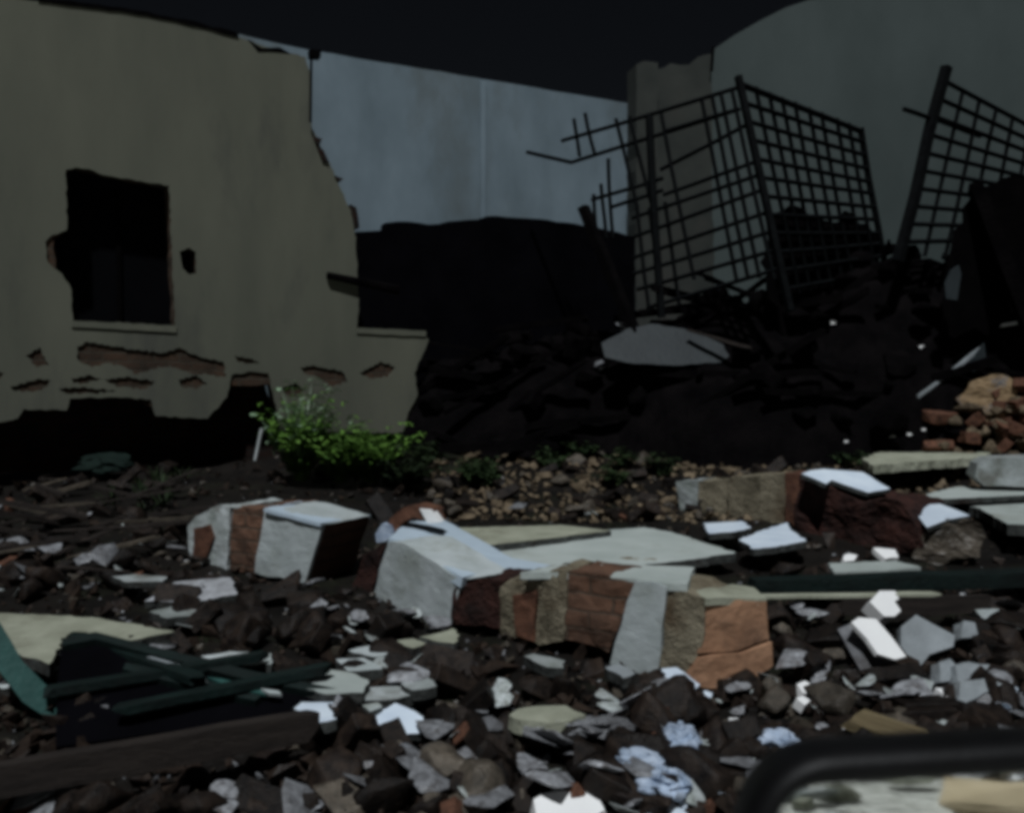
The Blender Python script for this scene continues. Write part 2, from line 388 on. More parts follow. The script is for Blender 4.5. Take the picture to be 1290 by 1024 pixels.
panel('eaves_strip', 'char', MA, [(48, -2), (150, 10), (232, 25), (300, 43), (300, 48), (232, 31), (150, 15), (48, 3)], 0.3, parent=wallA, front=0.012, rag=0.01)
# torn end: chips of masonry still hanging
for pts in ([(394, 172), (405, 176), (402, 183), (396, 180)], [(398, 184), (407, 190), (414, 206), (405, 203)], [(421, 222), (432, 226), (427, 230)], [(441, 258), (448, 262), (452, 288), (446, 290)]):
    panel('broken_brick', 'brick_black', MA, pts, 0.14, parent=wallA, front=0.02, rag=0.006)
panel('crack', 'char', MA, [(312, 50), (330, 61), (352, 60), (366, 68), (345, 66), (325, 66)], 0.02, parent=wallA, front=0.004, rag=0.006)
pipe = empty('drain_pipe', at(390, 150, 8.95), 'thin black drain pipe with a box on top, at the cream wall edge', 'pipe')
bar('pipe', 'char', MA @ (hit(MA, 390, 76) + Vector((0, 0, 0.05))), MA @ (hit(MA, 389, 156) + Vector((0, 0, 0.05))), 0.014, pipe)
panel('hopper_box', 'char', MA, [(387, 66), (401, 67), (400, 77), (388, 76)], 0.08, parent=pipe, front=0.09)
o = bar('black_rod', 'char', MA @ (hit(MA, 411, 347) + Vector((0, 0, 0.035))), MA @ (hit(MA, 500, 366) + Vector((0, 0, 0.04))), 0.035, r2=0.05, segs=4)
tag(o, 'short black rod sticking out past the broken end of the cream wall', 'rod')

# ------------------------------------------------------------------ back wall (bluish)
MB = vplane(400, 11.2, 800, 14.0)
wb = empty('back_wall', at(600, 500, 12.4), 'long pale bluish plastered wall rising behind the black bay', 'wall')
panel('wall_bay', 'plaster_blue', MB, [(250, 32), (392, 64), (604, 99), (604, 500), (250, 500)], 0.25, parent=wb, rag=0.006, step=0.3)
panel('wall_bay', 'plaster_blue', MB, [(604.6, 99), (800, 131), (830, 136), (830, 500), (604.6, 500)], 0.25, parent=wb, rag=0.006, step=0.3, front=-0.02)
panel('pilaster', 'plaster_blue', MB, [(606, 103), (612, 104), (612, 500), (606, 500)], 0.03, parent=wb, front=0.006)
0 and panel('coping', 'char', MB, [(250, 29), (392, 61), (604, 96), (830, 133), (830, 135.5), (604, 99), (392, 64), (250, 32)], 0.3, parent=wb, front=0.03, rag=0.006, step=0.25)
# partition, the dark of the middle bay put into its colour
MP = vplane(450, 10.0, 800, 11.6)
o = panel('partition_wall', 'dull_black', MP, [(449, 292), (484, 290), (485, 281), (502, 279), (540, 283), (590, 277), (625, 272), (690, 277), (745, 286), (800, 298), (800, 520), (449, 520)], 0.15, rag=0.012, step=0.12)
tag(o, 'black broken partition wall standing in front of the pale bluish wall', 'wall')
# ------------------------------------------------------------------ tan wall stub, pillar and tall gable
MC = vplane(800, 12.6, 900, 12.9)
wc = empty('wall_stub', at(850, 500, 12.7), 'low dull tan wall stub with a pillar, behind the left steel grille', 'wall')
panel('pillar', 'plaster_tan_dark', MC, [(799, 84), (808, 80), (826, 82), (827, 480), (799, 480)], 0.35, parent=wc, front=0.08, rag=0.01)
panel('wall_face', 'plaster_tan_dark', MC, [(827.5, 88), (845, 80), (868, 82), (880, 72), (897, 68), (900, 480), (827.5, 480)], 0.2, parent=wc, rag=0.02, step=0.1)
bar('post', 'char', MC @ (hit(MC, 896, 62) + Vector((0, 0, 0.06))), MC @ (hit(MC, 894, 92) + Vector((0, 0, 0.06))), 0.025, wc)
MD = vplane(895, 13.6, 1290, 13.0)
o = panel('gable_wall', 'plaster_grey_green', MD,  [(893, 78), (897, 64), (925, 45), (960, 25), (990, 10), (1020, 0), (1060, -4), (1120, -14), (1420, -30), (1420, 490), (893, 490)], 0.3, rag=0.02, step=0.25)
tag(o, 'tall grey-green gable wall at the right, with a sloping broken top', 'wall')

# ------------------------------------------------------------------ steel grilles
def line(root, M, a, b_, r, name='bar', bend=0.012):
    p, q = M @ hit(M, *a), M @ hit(M, *b_)
    bar(name, 'iron', p, q, r * 1.3, root, 5, segs=3, bend=random.uniform(-bend, bend), seed=len(WM))
MG = vplane(700, 10.2, 932, 8.8)
g1 = empty('steel_grille', at(900, 400, 9), 'wide torn black steel grille with bent loose bars at its left end', 'grille', 'collapsed steel grilles')
line(g1, MG, (931, 97), (996, 392), 0.035, 'post', 0)
line(g1, MG, (818, 146), (834, 400), 0.035, 'post', 0.03)
for a, b_ in (((723, 150), (730, 197)), ((737, 143), (749, 194)), ((776, 150), (803, 262)), ((793, 147), (822, 262)), ((833, 143), (875, 352)), ((884, 124), (928, 352)), ((897, 120), (943, 352)),
              ((908, 116), (957, 350)), ((922, 112), (976, 352)), ((803, 262), (818, 392)), ((818, 262), (836, 392)), ((838, 255), (856, 385)), ((766, 200), (772, 300)), ((748, 245), (752, 300)), ((757, 232), (764, 300))):
    line(g1, MG, a, b_, 0.017)
for a, b_ in (((708, 178), (932, 110)), ((720, 205), (932, 138)), ((664, 192), (720, 205)), ((745, 252), (835, 225)), ((837, 166), (930, 138)), ((832, 214), (940, 158)), ((836, 246), (950, 205)),
              ((796, 275), (953, 222)), ((798, 299), (960, 240)), ((798, 325), (966, 268)), ((798, 345), (972, 292)), ((803, 365), (978, 315)), ((815, 388), (984, 338)), ((768, 262), (835, 240))):
    line(g1, MG, a, b_, 0.018)
MH = vplane(932, 8.8, 1090, 9.9)
g2 = empty('steel_grille', at(1040, 400, 9.4), 'close-meshed black steel grille leaning right between the torn grille and the gap', 'grille', 'collapsed steel grilles')
def lerp(a, b_, t): return (a[0] + (b_[0] - a[0]) * t, a[1] + (b_[1] - a[1]) * t)
TL, TR, BR, BL = (936, 108), (1086, 166), (1116, 345), (993, 372)
for i in range(12):
    t = i / 11 * 0.97; j = random.uniform(-0.012, 0.012)
    line(g2, MH, lerp(TL, BL, t), lerp(TR, BR, max(0, t + j)), 0.02 if i else 0.026)
for i in range(1, 10):
    t = i / 9 + random.uniform(-0.015, 0.015)
    if i == 9: t = 1
    a = lerp(TL, TR, t); line(g2, MH, (a[0] - 1, a[1] - 5), lerp(BL, BR, t), 0.018 if i < 9 else 0.03)
MI = vplane(1130, 9.0, 1290, 9.8)
g3 = empty('steel_grille', at(1180, 400, 9.2), 'black steel grille leaning at the right edge of the view, hung from a slanting post', 'grille', 'collapsed steel grilles')
line(g3, MI, (1191, 86), (1131, 330), 0.05, 'post', 0)
line(g3, MI, (1138, 138), (1182, 152), 0.02, 'bar', 0); line(g3, MI, (1182, 152), (1235, 172), 0.02, 'bar', 0)
for i in range(10):
    t = i / 9
    line(g3, MI, lerp((1192, 104), (1140, 305), t), lerp((1360, 192), (1360, 300), t), 0.020)
for i in range(1, 9):
    t = i / 8
    a = lerp((1192, 104), (1360, 192), t); line(g3, MI, a, lerp((1140, 320), (1340, 340), t), 0.017)

# ------------------------------------------------------------------ black timbers and other heap items
def beam(name, m, p0, p1, wy, wz, label, cat, group=None, rough=0.01, n=7, twist=0.0, parent=None, seed=1, taper=1.0):
    d = p1 - p0; L = d.length; M = Matrix.Translation(p0) @ d.to_track_quat('X', 'Z').to_matrix().to_4x4() @ Matrix.Rotation(twist, 4, 'X')
    bm = bmesh.new(); rings = []
    rr = random.Random(seed)
    for s in range(n + 1):
        t = s / n; k = 1 + (taper - 1) * t
        e = 0.03 if s in (0, n) else 0
        rings.append([bm.verts.new((t * L + rr.uniform(-e, e), y * wy / 2 * k, z * wz / 2 * k)) for y, z in ((-1, -1), (0, -1), (1, -1), (1, 0), (1, 1), (0, 1), (-1, 1), (-1, 0))])
    for a, b_ in zip(rings, rings[1:]):
        for k in range(8): bm.faces.new([a[k], a[(k + 1) % 8], b_[(k + 1) % 8], b_[k]])
    bm.faces.new(rings[0][::-1]); bm.faces.new(rings[-1])
    for v in bm.verts: v.co += noise.noise_vector(v.co * 4 + Vector((seed, 0, 0))) * rough
    o = done(bm, name, m, M, parent)
    if parent is None: tag(o, label, cat, group)
    return o
rt = random.Random(11)
for i in range(46):
    px = rt.uniform(520, 1285); Y = rt.uniform(8.7, 10.0); x = (px - CX) / F * Y
    z = base(Y) + heap(x, Y) + rt.uniform(-0.05, 0.25)
    a = rt.uniform(-0.7, 0.9); L = rt.uniform(0.5, 1.5); d = Vector((math.cos(a), rt.uniform(-0.6, 0.3), math.sin(a) * 0.7)).normalized() * L
    if z > 2.8: z = 2.8
    p = Vector((x, Y, z))
    beam('black_timber', 'char', p - d / 2, p + d / 2, rt.uniform(0.04, 0.12), rt.uniform(0.03, 0.09), 'black timber sticking out of the debris heap', 'timber', 'black timbers on the debris heap', 0.02, seed=i)
beam('hanging_rafter', 'char', at(735, 262, 9.9), at(800, 420, 9.3), 0.1, 0.1, 'black rafter slanting down behind the left end of the torn grille', 'timber')
beam('hanging_rafter', 'char', at(1228, 235, 8.9), at(1300, 420, 8.7), 0.35, 0.12, 'broad black board hanging at the far right edge', 'timber')
panelR = panel('dark_sheet', 'char', vplane(1190, 8.8, 1290, 9.1), [(1215, 262), (1240, 235), (1300, 226), (1340, 230), (1340, 420), (1190, 420), (1196, 330), (1204, 290)], 0.03, rag=0.07, step=0.12)  # added sheet, puts in the soft dark behind the right grille
o = panel('dark_backing', 'char', vplane(932, 9.0, 1090, 10.1), [(975, 268), (1010, 262), (1040, 278), (1075, 270), (1108, 296), (1122, 420), (985, 420), (960, 330)], 0.03, rag=0.07, step=0.12)  # added sheet, darkens behind the lower close-meshed bars
tag(o, 'black board added to darken behind the lower half of the close-meshed grille', 'board')
tag(panelR, 'black sheet added to darken the lower part of the right-hand grille', 'sheet')
o = panel('tin_sheet', 'tin_sheet', plane_n(surf(840, 452, 0.34), Vector((0.05, -0.85, 0.6))), [(758, 432), (790, 414), (820, 408), (868, 414), (905, 425), (930, 440), (910, 456), (860, 460), (800, 458), (762, 450)], 0.01, rag=0.01)
tag(o, 'dull grey-blue tin sheet lying over the debris heap', 'sheet')
beam('plank', 'brown_timber', surf(868, 416, 0.34), surf(945, 438, 0.34), 0.05, 0.03, 'pinkish brown plank lying along the edge of the grey-blue tin sheet', 'plank')
o = panel('pale_chip', 'rubble_grey', vplane(770, surf(787, 412, .1).y, 800, surf(787, 412, .1).y), [(775, 407), (790, 405), (800, 412), (786, 416)], 0.05, rag=0.005); tag(o, 'small grey chip on the top edge of the tin sheet', 'chip')
o = panel('pale_chip', 'rubble_grey', vplane(740, surf(757, 462).y, 800, surf(757, 462).y), [(750, 456), (758, 453), (764, 460), (757, 467), (749, 464)], 0.05, rag=0.004); tag(o, 'round pale chip lying just left of the tin sheet', 'chip')
o = panel('pale_rag', 'tin_sheet', vplane(1190, 8.5, 1230, 8.5), [(1192, 376), (1190, 358), (1198, 340), (1208, 334), (1211, 345), (1206, 378)], 0.02, rag=0.004); tag(o, 'pale rag hanging below the right-hand grille', 'rag')
beam('grey_strut', 'grey_render', surf(1157, 499, 0.05), surf(1237, 438, 0.2), 0.035, 0.03, 'thin grey strut leaning against the small blue-grey panel', 'strut')
o = panel('small_panel', 'tin_sheet', vplane(1215, surf(1232, 468, 0.1).y, 1290, surf(1232, 468, 0.1).y + 0.1), [(1214, 468), (1240, 432), (1244, 468)], 0.02, rag=0.004); tag(o, 'small blue-grey triangular panel standing among the debris at right', 'panel')
o = panel('hanging_rag', 'rag_tan', vplane(1215, surf(1245, 530, 0.12).y, 1275, surf(1245, 530, 0.12).y - 0.05), [(1206, 502), (1226, 482), (1252, 470), (1276, 476), (1282, 494), (1272, 512), (1262, 532), (1248, 540), (1236, 512), (1214, 514)], 0.03, rag=0.01, rough=0.02, cuts=3); tag(o, 'tan and grey rag draped on the debris at the right edge', 'rag')
o = slab('long_slab', 'slab_cream', [(1085, 578), (1120, 565), (1230, 556), (1252, 568), (1240, 575), (1150, 582), (1100, 586)], 'long dusty cream slab on the bank at the right', 'slab', z=0.06, thick=0.07, rough=0.012, cuts=3)
beam('white_bar', 'white_bright', surf(1262, 410, 0.1), surf(1296, 404, 0.12), 0.03, 0.03, 'thin bright white bar at the far right edge above the rag', 'bar')
for i, (x, y, s) in enumerate(((1049, 406, 5), (1162, 437, 4), (1125, 551, 5), (1146, 547, 3), (1164, 541, 3), (1066, 556, 3))):
    o = panel('white_chip', 'white_bright', vplane(x, surf(x, y).y, x + 50, surf(x, y).y), [(x - s, y), (x - s * .3, y - s * .5), (x + s, y - s * .3), (x + s * .8, y + s * .4), (x - s * .6, y + s * .5)], 0.03, rag=0.003)
    tag(o, 'tiny white chip glinting in the dark debris at the right', 'chip', 'white chips in the dark debris')
for x, y, hgt in ((322, 540, 40),):
    bar('x', 'white_dirty', at(330, 540, 6.9), at(321, 580, 6.9), 0.014, r2=0.01, segs=3).name = 'stick'
    tag(bpy.data.objects['stick'], 'pale stick standing up left of the green weed', 'stick')

# ------------------------------------------------------------------ fallen masonry
def piece(root, name, m, M, px, depth, front=0.0, rough=0.012, label=None, cuts=4, rag=0.008, slant=None, edge=None):
    o = panel(name, m, M, px, depth, parent=root, front=front, rough=rough, cuts=cuts, rag=rag, slant=slant, edge=edge)
    if label: o['label'] = label
    return o
# chunk 1 (left)
M1 = vplane(237, 5.35, 406, 4.85); M1b = pl3(on(M1, 406, 662), on(M1, 384, 734), at(467, 652, 5.3))
c1 = empty('masonry_block', gp(330, 720), 'squarish fallen masonry block, white plaster with brick stripes, near the weed', 'masonry', 'fallen masonry pieces')
dz = M1.to_3x3().inverted() @ Vector((0.25, 0.45, 0))
piece(c1, 'plaster_end', 'white_dirty', M1, [(236, 662), (246, 650), (277, 637), (290, 640), (287, 718), (262, 714), (240, 708)], 0.45)
piece(c1, 'brick_patch', 'brick_red', M1, [(246, 665), (266, 660), (272, 676), (262, 702), (244, 706)], 0.05, front=0.012, rough=0.006)
piece(c1, 'brick_band', 'brick_courses', M1, [(290, 642), (333, 640), (321, 721), (288, 721)], 0.45, front=-0.012, rough=0.02)
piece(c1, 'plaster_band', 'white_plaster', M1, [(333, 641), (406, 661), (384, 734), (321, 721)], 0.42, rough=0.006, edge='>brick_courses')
0 and piece(c1, 'brick_end', 'brick_red', M1b, [(407, 662), (448, 657), (466, 652), (440, 702), (392, 732), (384, 734)], 0.03, front=0.012, rough=0.004, rag=0)
top1 = pl3(on(M1, 333, 641), on(M1, 406, 661), at(467, 651, 5.3))
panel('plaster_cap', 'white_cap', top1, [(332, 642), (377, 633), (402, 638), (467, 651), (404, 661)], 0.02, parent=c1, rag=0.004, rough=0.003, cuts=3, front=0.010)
# chunk 2 (white pier)
M2 = vplane(470, 4.75, 581, 4.15)
c2 = empty('masonry_block', gp(520, 770), 'tilted white plastered pier with a smooth sloping top, middle of the rubble', 'masonry', 'fallen masonry pieces')
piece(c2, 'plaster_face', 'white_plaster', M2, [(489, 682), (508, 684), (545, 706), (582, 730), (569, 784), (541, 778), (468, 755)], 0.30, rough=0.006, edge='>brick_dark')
t2 = pl3(on(M2, 489, 682), on(M2, 582, 730), at(560, 659, 5.35))
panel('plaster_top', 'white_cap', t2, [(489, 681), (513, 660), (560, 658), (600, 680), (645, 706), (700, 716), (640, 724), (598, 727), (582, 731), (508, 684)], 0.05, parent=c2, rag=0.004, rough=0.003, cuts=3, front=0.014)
piece(c2, 'brick_side', 'brick_dark', vplane(440, 5.0, 490, 4.8), [(487, 684), (468, 756), (440, 748), (458, 700)], 0.2, rough=0.02)
# round broken brick cap with a coloured rag behind it
M2c = vplane(480, 5.0, 560, 4.9)
oc = piece(None, 'curved_tile', 'brick_red', M2c, [(484, 672), (492, 652), (508, 640), (528, 636), (545, 640), (553, 657), (540, 656), (520, 652), (508, 658), (498, 672)], 0.12, rough=0.01)
tag(oc, 'curved red tile fragment arching over the top of the white pier', 'tile')
oc = piece(None, 'tile_shard', 'white_bright', M2c, [(531, 640), (545, 641), (556, 657), (540, 658)], 0.06, front=0.02, rough=0.005); tag(oc, 'cream shard beside the curved red tile', 'tile')
oc = piece(None, 'blue_scrap', 'cloth_blue', M2c, [(476, 672), (484, 658), (494, 660), (498, 670), (490, 680), (478, 682)], 0.05, front=0.03, rough=0.008); tag(oc, 'small grey-blue scrap under the curved red tile', 'scrap')
# beam 3 (long fallen pillar)
M3 = vplane(571, 4.2, 884, 3.55); M3b = vplane(884, 3.55, 972, 3.62)
c3 = empty('masonry_block', gp(760, 830), 'long fallen brick pillar with one white band and an orange broken end', 'masonry', 'fallen masonry pieces')
piece(c3, 'brick_part', 'brick_dark', M3, [(573, 738), (600, 732), (630, 734), (632, 793), (600, 788), (571, 786)], 0.28, rough=0.022)
piece(c3, 'mortar_part', 'mortar_tan', M3, [(630, 735), (655, 726), (684, 723), (680, 811), (652, 803), (631, 794)], 0.28, front=0.01, rough=0.022)
piece(c3, 'brick_patch', 'brick_red', M3, [(650, 748), (680, 742), (678, 806), (655, 800)], 0.05, front=0.03, rough=0.01)
piece(c3, 'mortar_part', 'mortar_tan', M3, [(684, 724), (700, 716), (718, 718), (713, 805), (680, 811)], 0.29, front=0.018, rough=0.02)
piece(c3, 'brick_part', 'brick_courses', M3, [(718, 719), (760, 722), (800, 734), (784, 775), (768, 820), (740, 812), (713, 804)], 0.28, front=0.004, rough=0.018)
piece(c3, 'plaster_band', 'white_plaster', M3, [(803, 730), (824, 731), (843, 738), (836, 790), (830, 850), (800, 845), (771, 834), (786, 785)], 0.30, front=0.022, rough=0.005)
piece(c3, 'mortar_part', 'mortar_tan', M3, [(842, 741), (866, 744), (889, 756), (886, 800), (866, 858), (845, 848), (831, 838)], 0.30, front=0.008, rough=0.012)
piece(c3, 'orange_end', 'brick_orange', M3b, [(888, 757), (930, 755), (965, 757), (969, 805), (930, 818), (880, 824)], 0.24, rough=0.008)
piece(c3, 'orange_end', 'brick_orange', M3b, [(879, 829), (932, 822), (970, 809), (973, 838), (945, 856), (913, 869), (866, 860)], 0.24, front=0.012, rough=0.008)
t3 = pl3(on(M3, 888, 757), on(M3b, 965, 758), at(922, 739, 3.82))
panel('plaster_top', 'slab_cream', t3, [(872, 750), (900, 743), (922, 739), (950, 744), (966, 758), (930, 757), (890, 758)], 0.03, parent=c3, rag=0.004, rough=0.004, cuts=2, front=0.014)
t3 = pl3(on(M3, 684, 723), on(M3, 843, 738), at(790, 715, 4.05))
panel('plaster_top', 'slab_pale', t3, [(655, 725), (700, 716), (790, 714), (875, 719), (866, 740), (843, 739), (800, 734), (740, 728), (684, 725)], 0.03, parent=c3, rag=0.006, rough=0.004, cuts=2, front=0.016)
# row 4 (far wall fragment)
M4 = vplane(848, 6.9, 1000, 6.3)
c4 = empty('masonry_block', gp(930, 650), 'far fallen wall length of tan blocks with a white left end', 'masonry', 'fallen masonry pieces')
for nm, mt, pts in (('plaster_end', 'white_dirty', [(850, 607), (879, 604), (879, 646), (856, 642)]), ('block', 'mortar_tan', [(880, 606), (917, 603), (916, 654), (880, 648)]),
                    ('block', 'mortar_tan', [(918.5, 602), (957, 599), (957, 655), (918.5, 655)]), ('block', 'mortar_tan', [(958.5, 599), (989, 596), (988, 660), (958.5, 656)]), ('block', 'brick_red', [(990, 597), (1014, 598), (1010, 668), (990, 662)])):
    piece(c4, nm, mt, M4, pts, 0.3, rough=0.014, cuts=3)
c5 = empty('masonry_block', gp(1090, 700), 'dark red rounded brick mass with a white plate on top, right of the tan blocks', 'masonry', 'fallen masonry pieces')
M5 = vplane(1000, 6.2, 1160, 5.5)
piece(c5, 'brick_mass', 'brick_dark', M5, [(1010, 600), (1030, 603), (1060, 618), (1095, 632), (1118, 628), (1140, 636), (1152, 658), (1162, 688), (1110, 706), (1040, 706), (1000, 690), (1004, 640)], 0.5, rough=0.03)
t5 = pl3(on(M5, 1047, 608), on(M5, 1093, 624), at(1086, 598, 6.3))
panel('white_plate', 'white_blue', t5, [(1009, 600), (1020, 596), (1037, 594), (1086, 598), (1121, 619), (1093, 624), (1047, 608), (1040, 613)], 0.03, parent=c5, rag=0.008, edge='shaded_edge', front=0.02)
c6 = empty('masonry_block', gp(1190, 705), 'grey broken lump with a white triangular plate on top, right of the dark red mass', 'masonry', 'fallen masonry pieces')
M6 = vplane(1160, 5.5, 1240, 5.4)
piece(c6, 'grey_body', 'rubble_tan', M6, [(1165, 672), (1172, 662), (1195, 657), (1228, 656), (1240, 676), (1234, 704), (1180, 712), (1150, 700)], 0.35, rough=0.03)
panel('white_plate', 'white_blue', pl3(on(M6, 1172, 664), on(M6, 1222, 655), at(1144, 641, 5.85)), [(1144, 641), (1185, 639), (1223, 654), (1195, 659), (1169, 669)], 0.03, parent=c6, rag=0.008, edge='shaded_edge', front=0.025)

# ------------------------------------------------------------------ flat slabs lying in the rubble
S = slab
S('floor_slab', 'slab_pale', [(600, 692), (700, 672), (812, 664), (846, 670), (927, 696), (860, 706), (773, 715), (690, 712), (637, 705)], 'largest smooth pale slab, right of the white pier', 'slab', z=0.10, thick=0.05, tilt=(0.0, -0.02))
S('floor_slab', 'slab_cream', [(566, 665), (640, 663), (707, 661), (770, 668), (690, 678), (602, 688)], 'dull cream slab partly under the largest pale slab', 'slab', z=0.06)
S('flat_stone', 'mortar_tan', [(773, 704), (795, 696), (830, 697), (838, 705), (800, 711)], 'dark tan flat stone lying on the largest pale slab', 'stone', z=0.14, thick=0.06, rough=0.01, cuts=3)
S('floor_slab', 'white_blue', [(886, 659), (935, 656), (946, 665), (920, 670), (893, 672)], 'small bluish-white slab behind the larger of the two by the dark red mass', 'slab', z=0.10)
S('floor_slab', 'white_blue', [(931, 679), (960, 668), (991, 658), (998, 668), (1016, 681), (980, 688), (949, 691)], 'bluish-white slab left of the dark red brick mass', 'slab', z=0.10)
S('floor_slab', 'slab_pale', [(1188, 631), (1300, 627), (1300, 661), (1269, 660), (1234, 640)], 'broad pale slab cut by the right edge of the view', 'slab', z=0.12, thick=0.07)
S('floor_slab', 'slab_pale', [(1142, 630), (1175, 620), (1206, 613), (1300, 612), (1300, 623), (1220, 627)], 'narrow pale slab just behind the broad one at the right edge', 'slab', z=0.08)
S('pale_board', 'slab_pale', [(1044, 709), (1128, 706), (1160, 714), (1120, 718), (1051, 720)], 'thin pale board lying on the long green timber', 'board', z=0.10, thick=0.02)
S('floor_slab', 'slab_cream', [(0, 772), (60, 774), (124, 778), (220, 795), (166, 806), (80, 806), (62, 836), (25, 824), (-20, 800), (-20, 772)], 'stained pale slab at the left edge behind the teal board', 'slab', z=0.10, thick=0.05)
S('floor_slab', 'slab_pale', [(345, 849), (400, 841), (440, 846), (464, 856), (458, 872), (410, 874), (370, 862)], 'pale slab in front of the tan brick, near the end of the dark green door', 'slab', z=0.06)
S('floor_slab', 'white_dirty', [(253, 826), (290, 820), (342, 823), (342, 836), (300, 838)], 'thin off-white slab with rounded ends left of the tan brick', 'slab', z=0.07, thick=0.05)
S('floor_slab', 'white_dirty', [(188, 770), (220, 763), (252, 768), (248, 775), (210, 778)], 'small off-white slab left of the dark lumps under the striped block', 'slab', z=0.06)
S('floor_slab', 'rubble_grey', [(182, 757), (220, 733), (290, 727), (300, 748), (249, 757)], 'grey slab leaning below the striped masonry block', 'slab', z=0.08, tilt=(0, -0.25))
S('floor_slab', 'white_dirty', [(141, 726), (170, 723), (210, 726), (205, 732), (160, 733)], 'thin off-white strip left of the leaning grey slab', 'slab', z=0.08, thick=0.03)
S('floor_slab', 'white_blue', [(462, 903), (498, 885), (533, 903), (531, 923), (501, 927)], 'six-sided bluish plate in the foreground rubble', 'slab', z=0.06, tilt=(0, -0.3), thick=0.03)
S('flat_stone', 'slab_cream', [(640, 899), (652, 891), (675, 888), (712, 889), (738, 899), (720, 908), (690, 911), (655, 907)], 'oval pale yellowish flat stone in the foreground', 'stone', z=0.07, thick=0.05, rough=0.006, cuts=2)
S('floor_slab', 'white_dirty', [(660, 826), (672, 823), (712, 832), (710, 841), (690, 840)], 'narrow off-white slab in front of the long fallen pillar', 'slab', z=0.05)
S('white_shard', 'white_plaster', [(439, 819), (465, 813), (500, 822), (470, 827)], 'pointed white shard right of the tan brick', 'shard', z=0.05)
S('white_shard', 'white_plaster', [(423, 830), (458, 828), (482, 842), (438, 845)], 'larger white shard below the pointed one by the tan brick', 'shard', z=0.05)
S('white_shard', 'white_dirty', [(505, 860), (528, 851), (546, 854), (550, 864), (520, 869)], 'small white shard above the six-sided plate', 'shard', z=0.05)
S('white_shard', 'white_dirty', [(440, 868), (500, 864), (540, 870), (500, 880), (455, 882)], 'long thin white shard above the six-sided plate', 'shard', z=0.04)
S('white_shard', 'slab_cream', [(528, 802), (548, 798), (570, 791), (579, 800), (572, 810), (552, 808)], 'cream curved shard at the left foot of the long pillar', 'shard', z=0.06)
S('white_shard', 'slab_cream', [(490, 808), (520, 804), (538, 810), (520, 816)], 'cream flat shard left of the curved one', 'shard', z=0.05)
S('white_shard', 'white_plaster', [(456, 888), (476, 884), (482, 890), (466, 896)], 'tiny white shard touching the six-sided plate', 'shard', z=0.05)
S('white_shard', 'white_blue', [(380, 884), (420, 884), (424, 905), (398, 910), (370, 892)], 'white shard at the right end of the brown beam', 'shard', z=0.07)
S('white_shard', 'white_blue', [(833, 842), (852, 840), (882, 862), (868, 872), (846, 866)], 'white plaster flake at the foot of the white band', 'shard', z=0.06, tilt=(0, -0.3))
S('white_shard', 'grey_render', [(762, 840), (780, 836), (800, 848), (785, 854)], 'grey plaster flake left of the foot of the white band', 'shard', z=0.05)
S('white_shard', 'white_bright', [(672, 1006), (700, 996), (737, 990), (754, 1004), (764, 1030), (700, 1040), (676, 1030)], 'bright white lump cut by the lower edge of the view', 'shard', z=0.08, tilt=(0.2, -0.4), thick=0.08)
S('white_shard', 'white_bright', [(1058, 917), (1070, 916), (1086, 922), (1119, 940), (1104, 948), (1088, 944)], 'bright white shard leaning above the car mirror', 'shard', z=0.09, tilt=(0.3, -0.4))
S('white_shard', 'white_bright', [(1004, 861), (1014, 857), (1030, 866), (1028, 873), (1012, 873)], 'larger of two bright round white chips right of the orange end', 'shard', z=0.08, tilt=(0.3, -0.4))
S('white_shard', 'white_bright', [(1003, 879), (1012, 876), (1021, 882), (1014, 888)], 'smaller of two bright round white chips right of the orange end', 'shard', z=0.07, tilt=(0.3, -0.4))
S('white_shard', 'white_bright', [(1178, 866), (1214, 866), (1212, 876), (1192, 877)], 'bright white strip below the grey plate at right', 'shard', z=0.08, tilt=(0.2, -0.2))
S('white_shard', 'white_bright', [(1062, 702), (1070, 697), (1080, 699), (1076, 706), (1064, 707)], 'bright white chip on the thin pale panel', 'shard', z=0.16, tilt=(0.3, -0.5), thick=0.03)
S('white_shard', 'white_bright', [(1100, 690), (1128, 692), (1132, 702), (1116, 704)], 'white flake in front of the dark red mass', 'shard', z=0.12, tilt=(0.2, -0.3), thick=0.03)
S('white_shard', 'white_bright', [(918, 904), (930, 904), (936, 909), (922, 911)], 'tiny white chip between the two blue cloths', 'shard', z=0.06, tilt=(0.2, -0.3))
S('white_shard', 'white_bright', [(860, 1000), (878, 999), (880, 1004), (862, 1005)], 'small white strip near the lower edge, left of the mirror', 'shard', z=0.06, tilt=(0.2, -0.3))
S('white_shard', 'white_plaster', [(122, 890), (132, 884), (146, 896), (148, 918), (136, 924), (126, 908)], 'white lump in the dark behind the brown beam', 'shard', z=0.06, tilt=(-0.1, -0.9))
S('white_shard', 'white_plaster', [(62, 838), (80, 837), (80, 842), (66, 844)], 'tiny white chip beside the teal board', 'shard', z=0.12, tilt=(0, -0.2))
S('white_shard', 'white_dirty', [(-4, 862), (16, 861), (20, 865), (2, 867)], 'tiny white chip at the left edge below the teal board', 'shard', z=0.1, tilt=(0, -0.2))
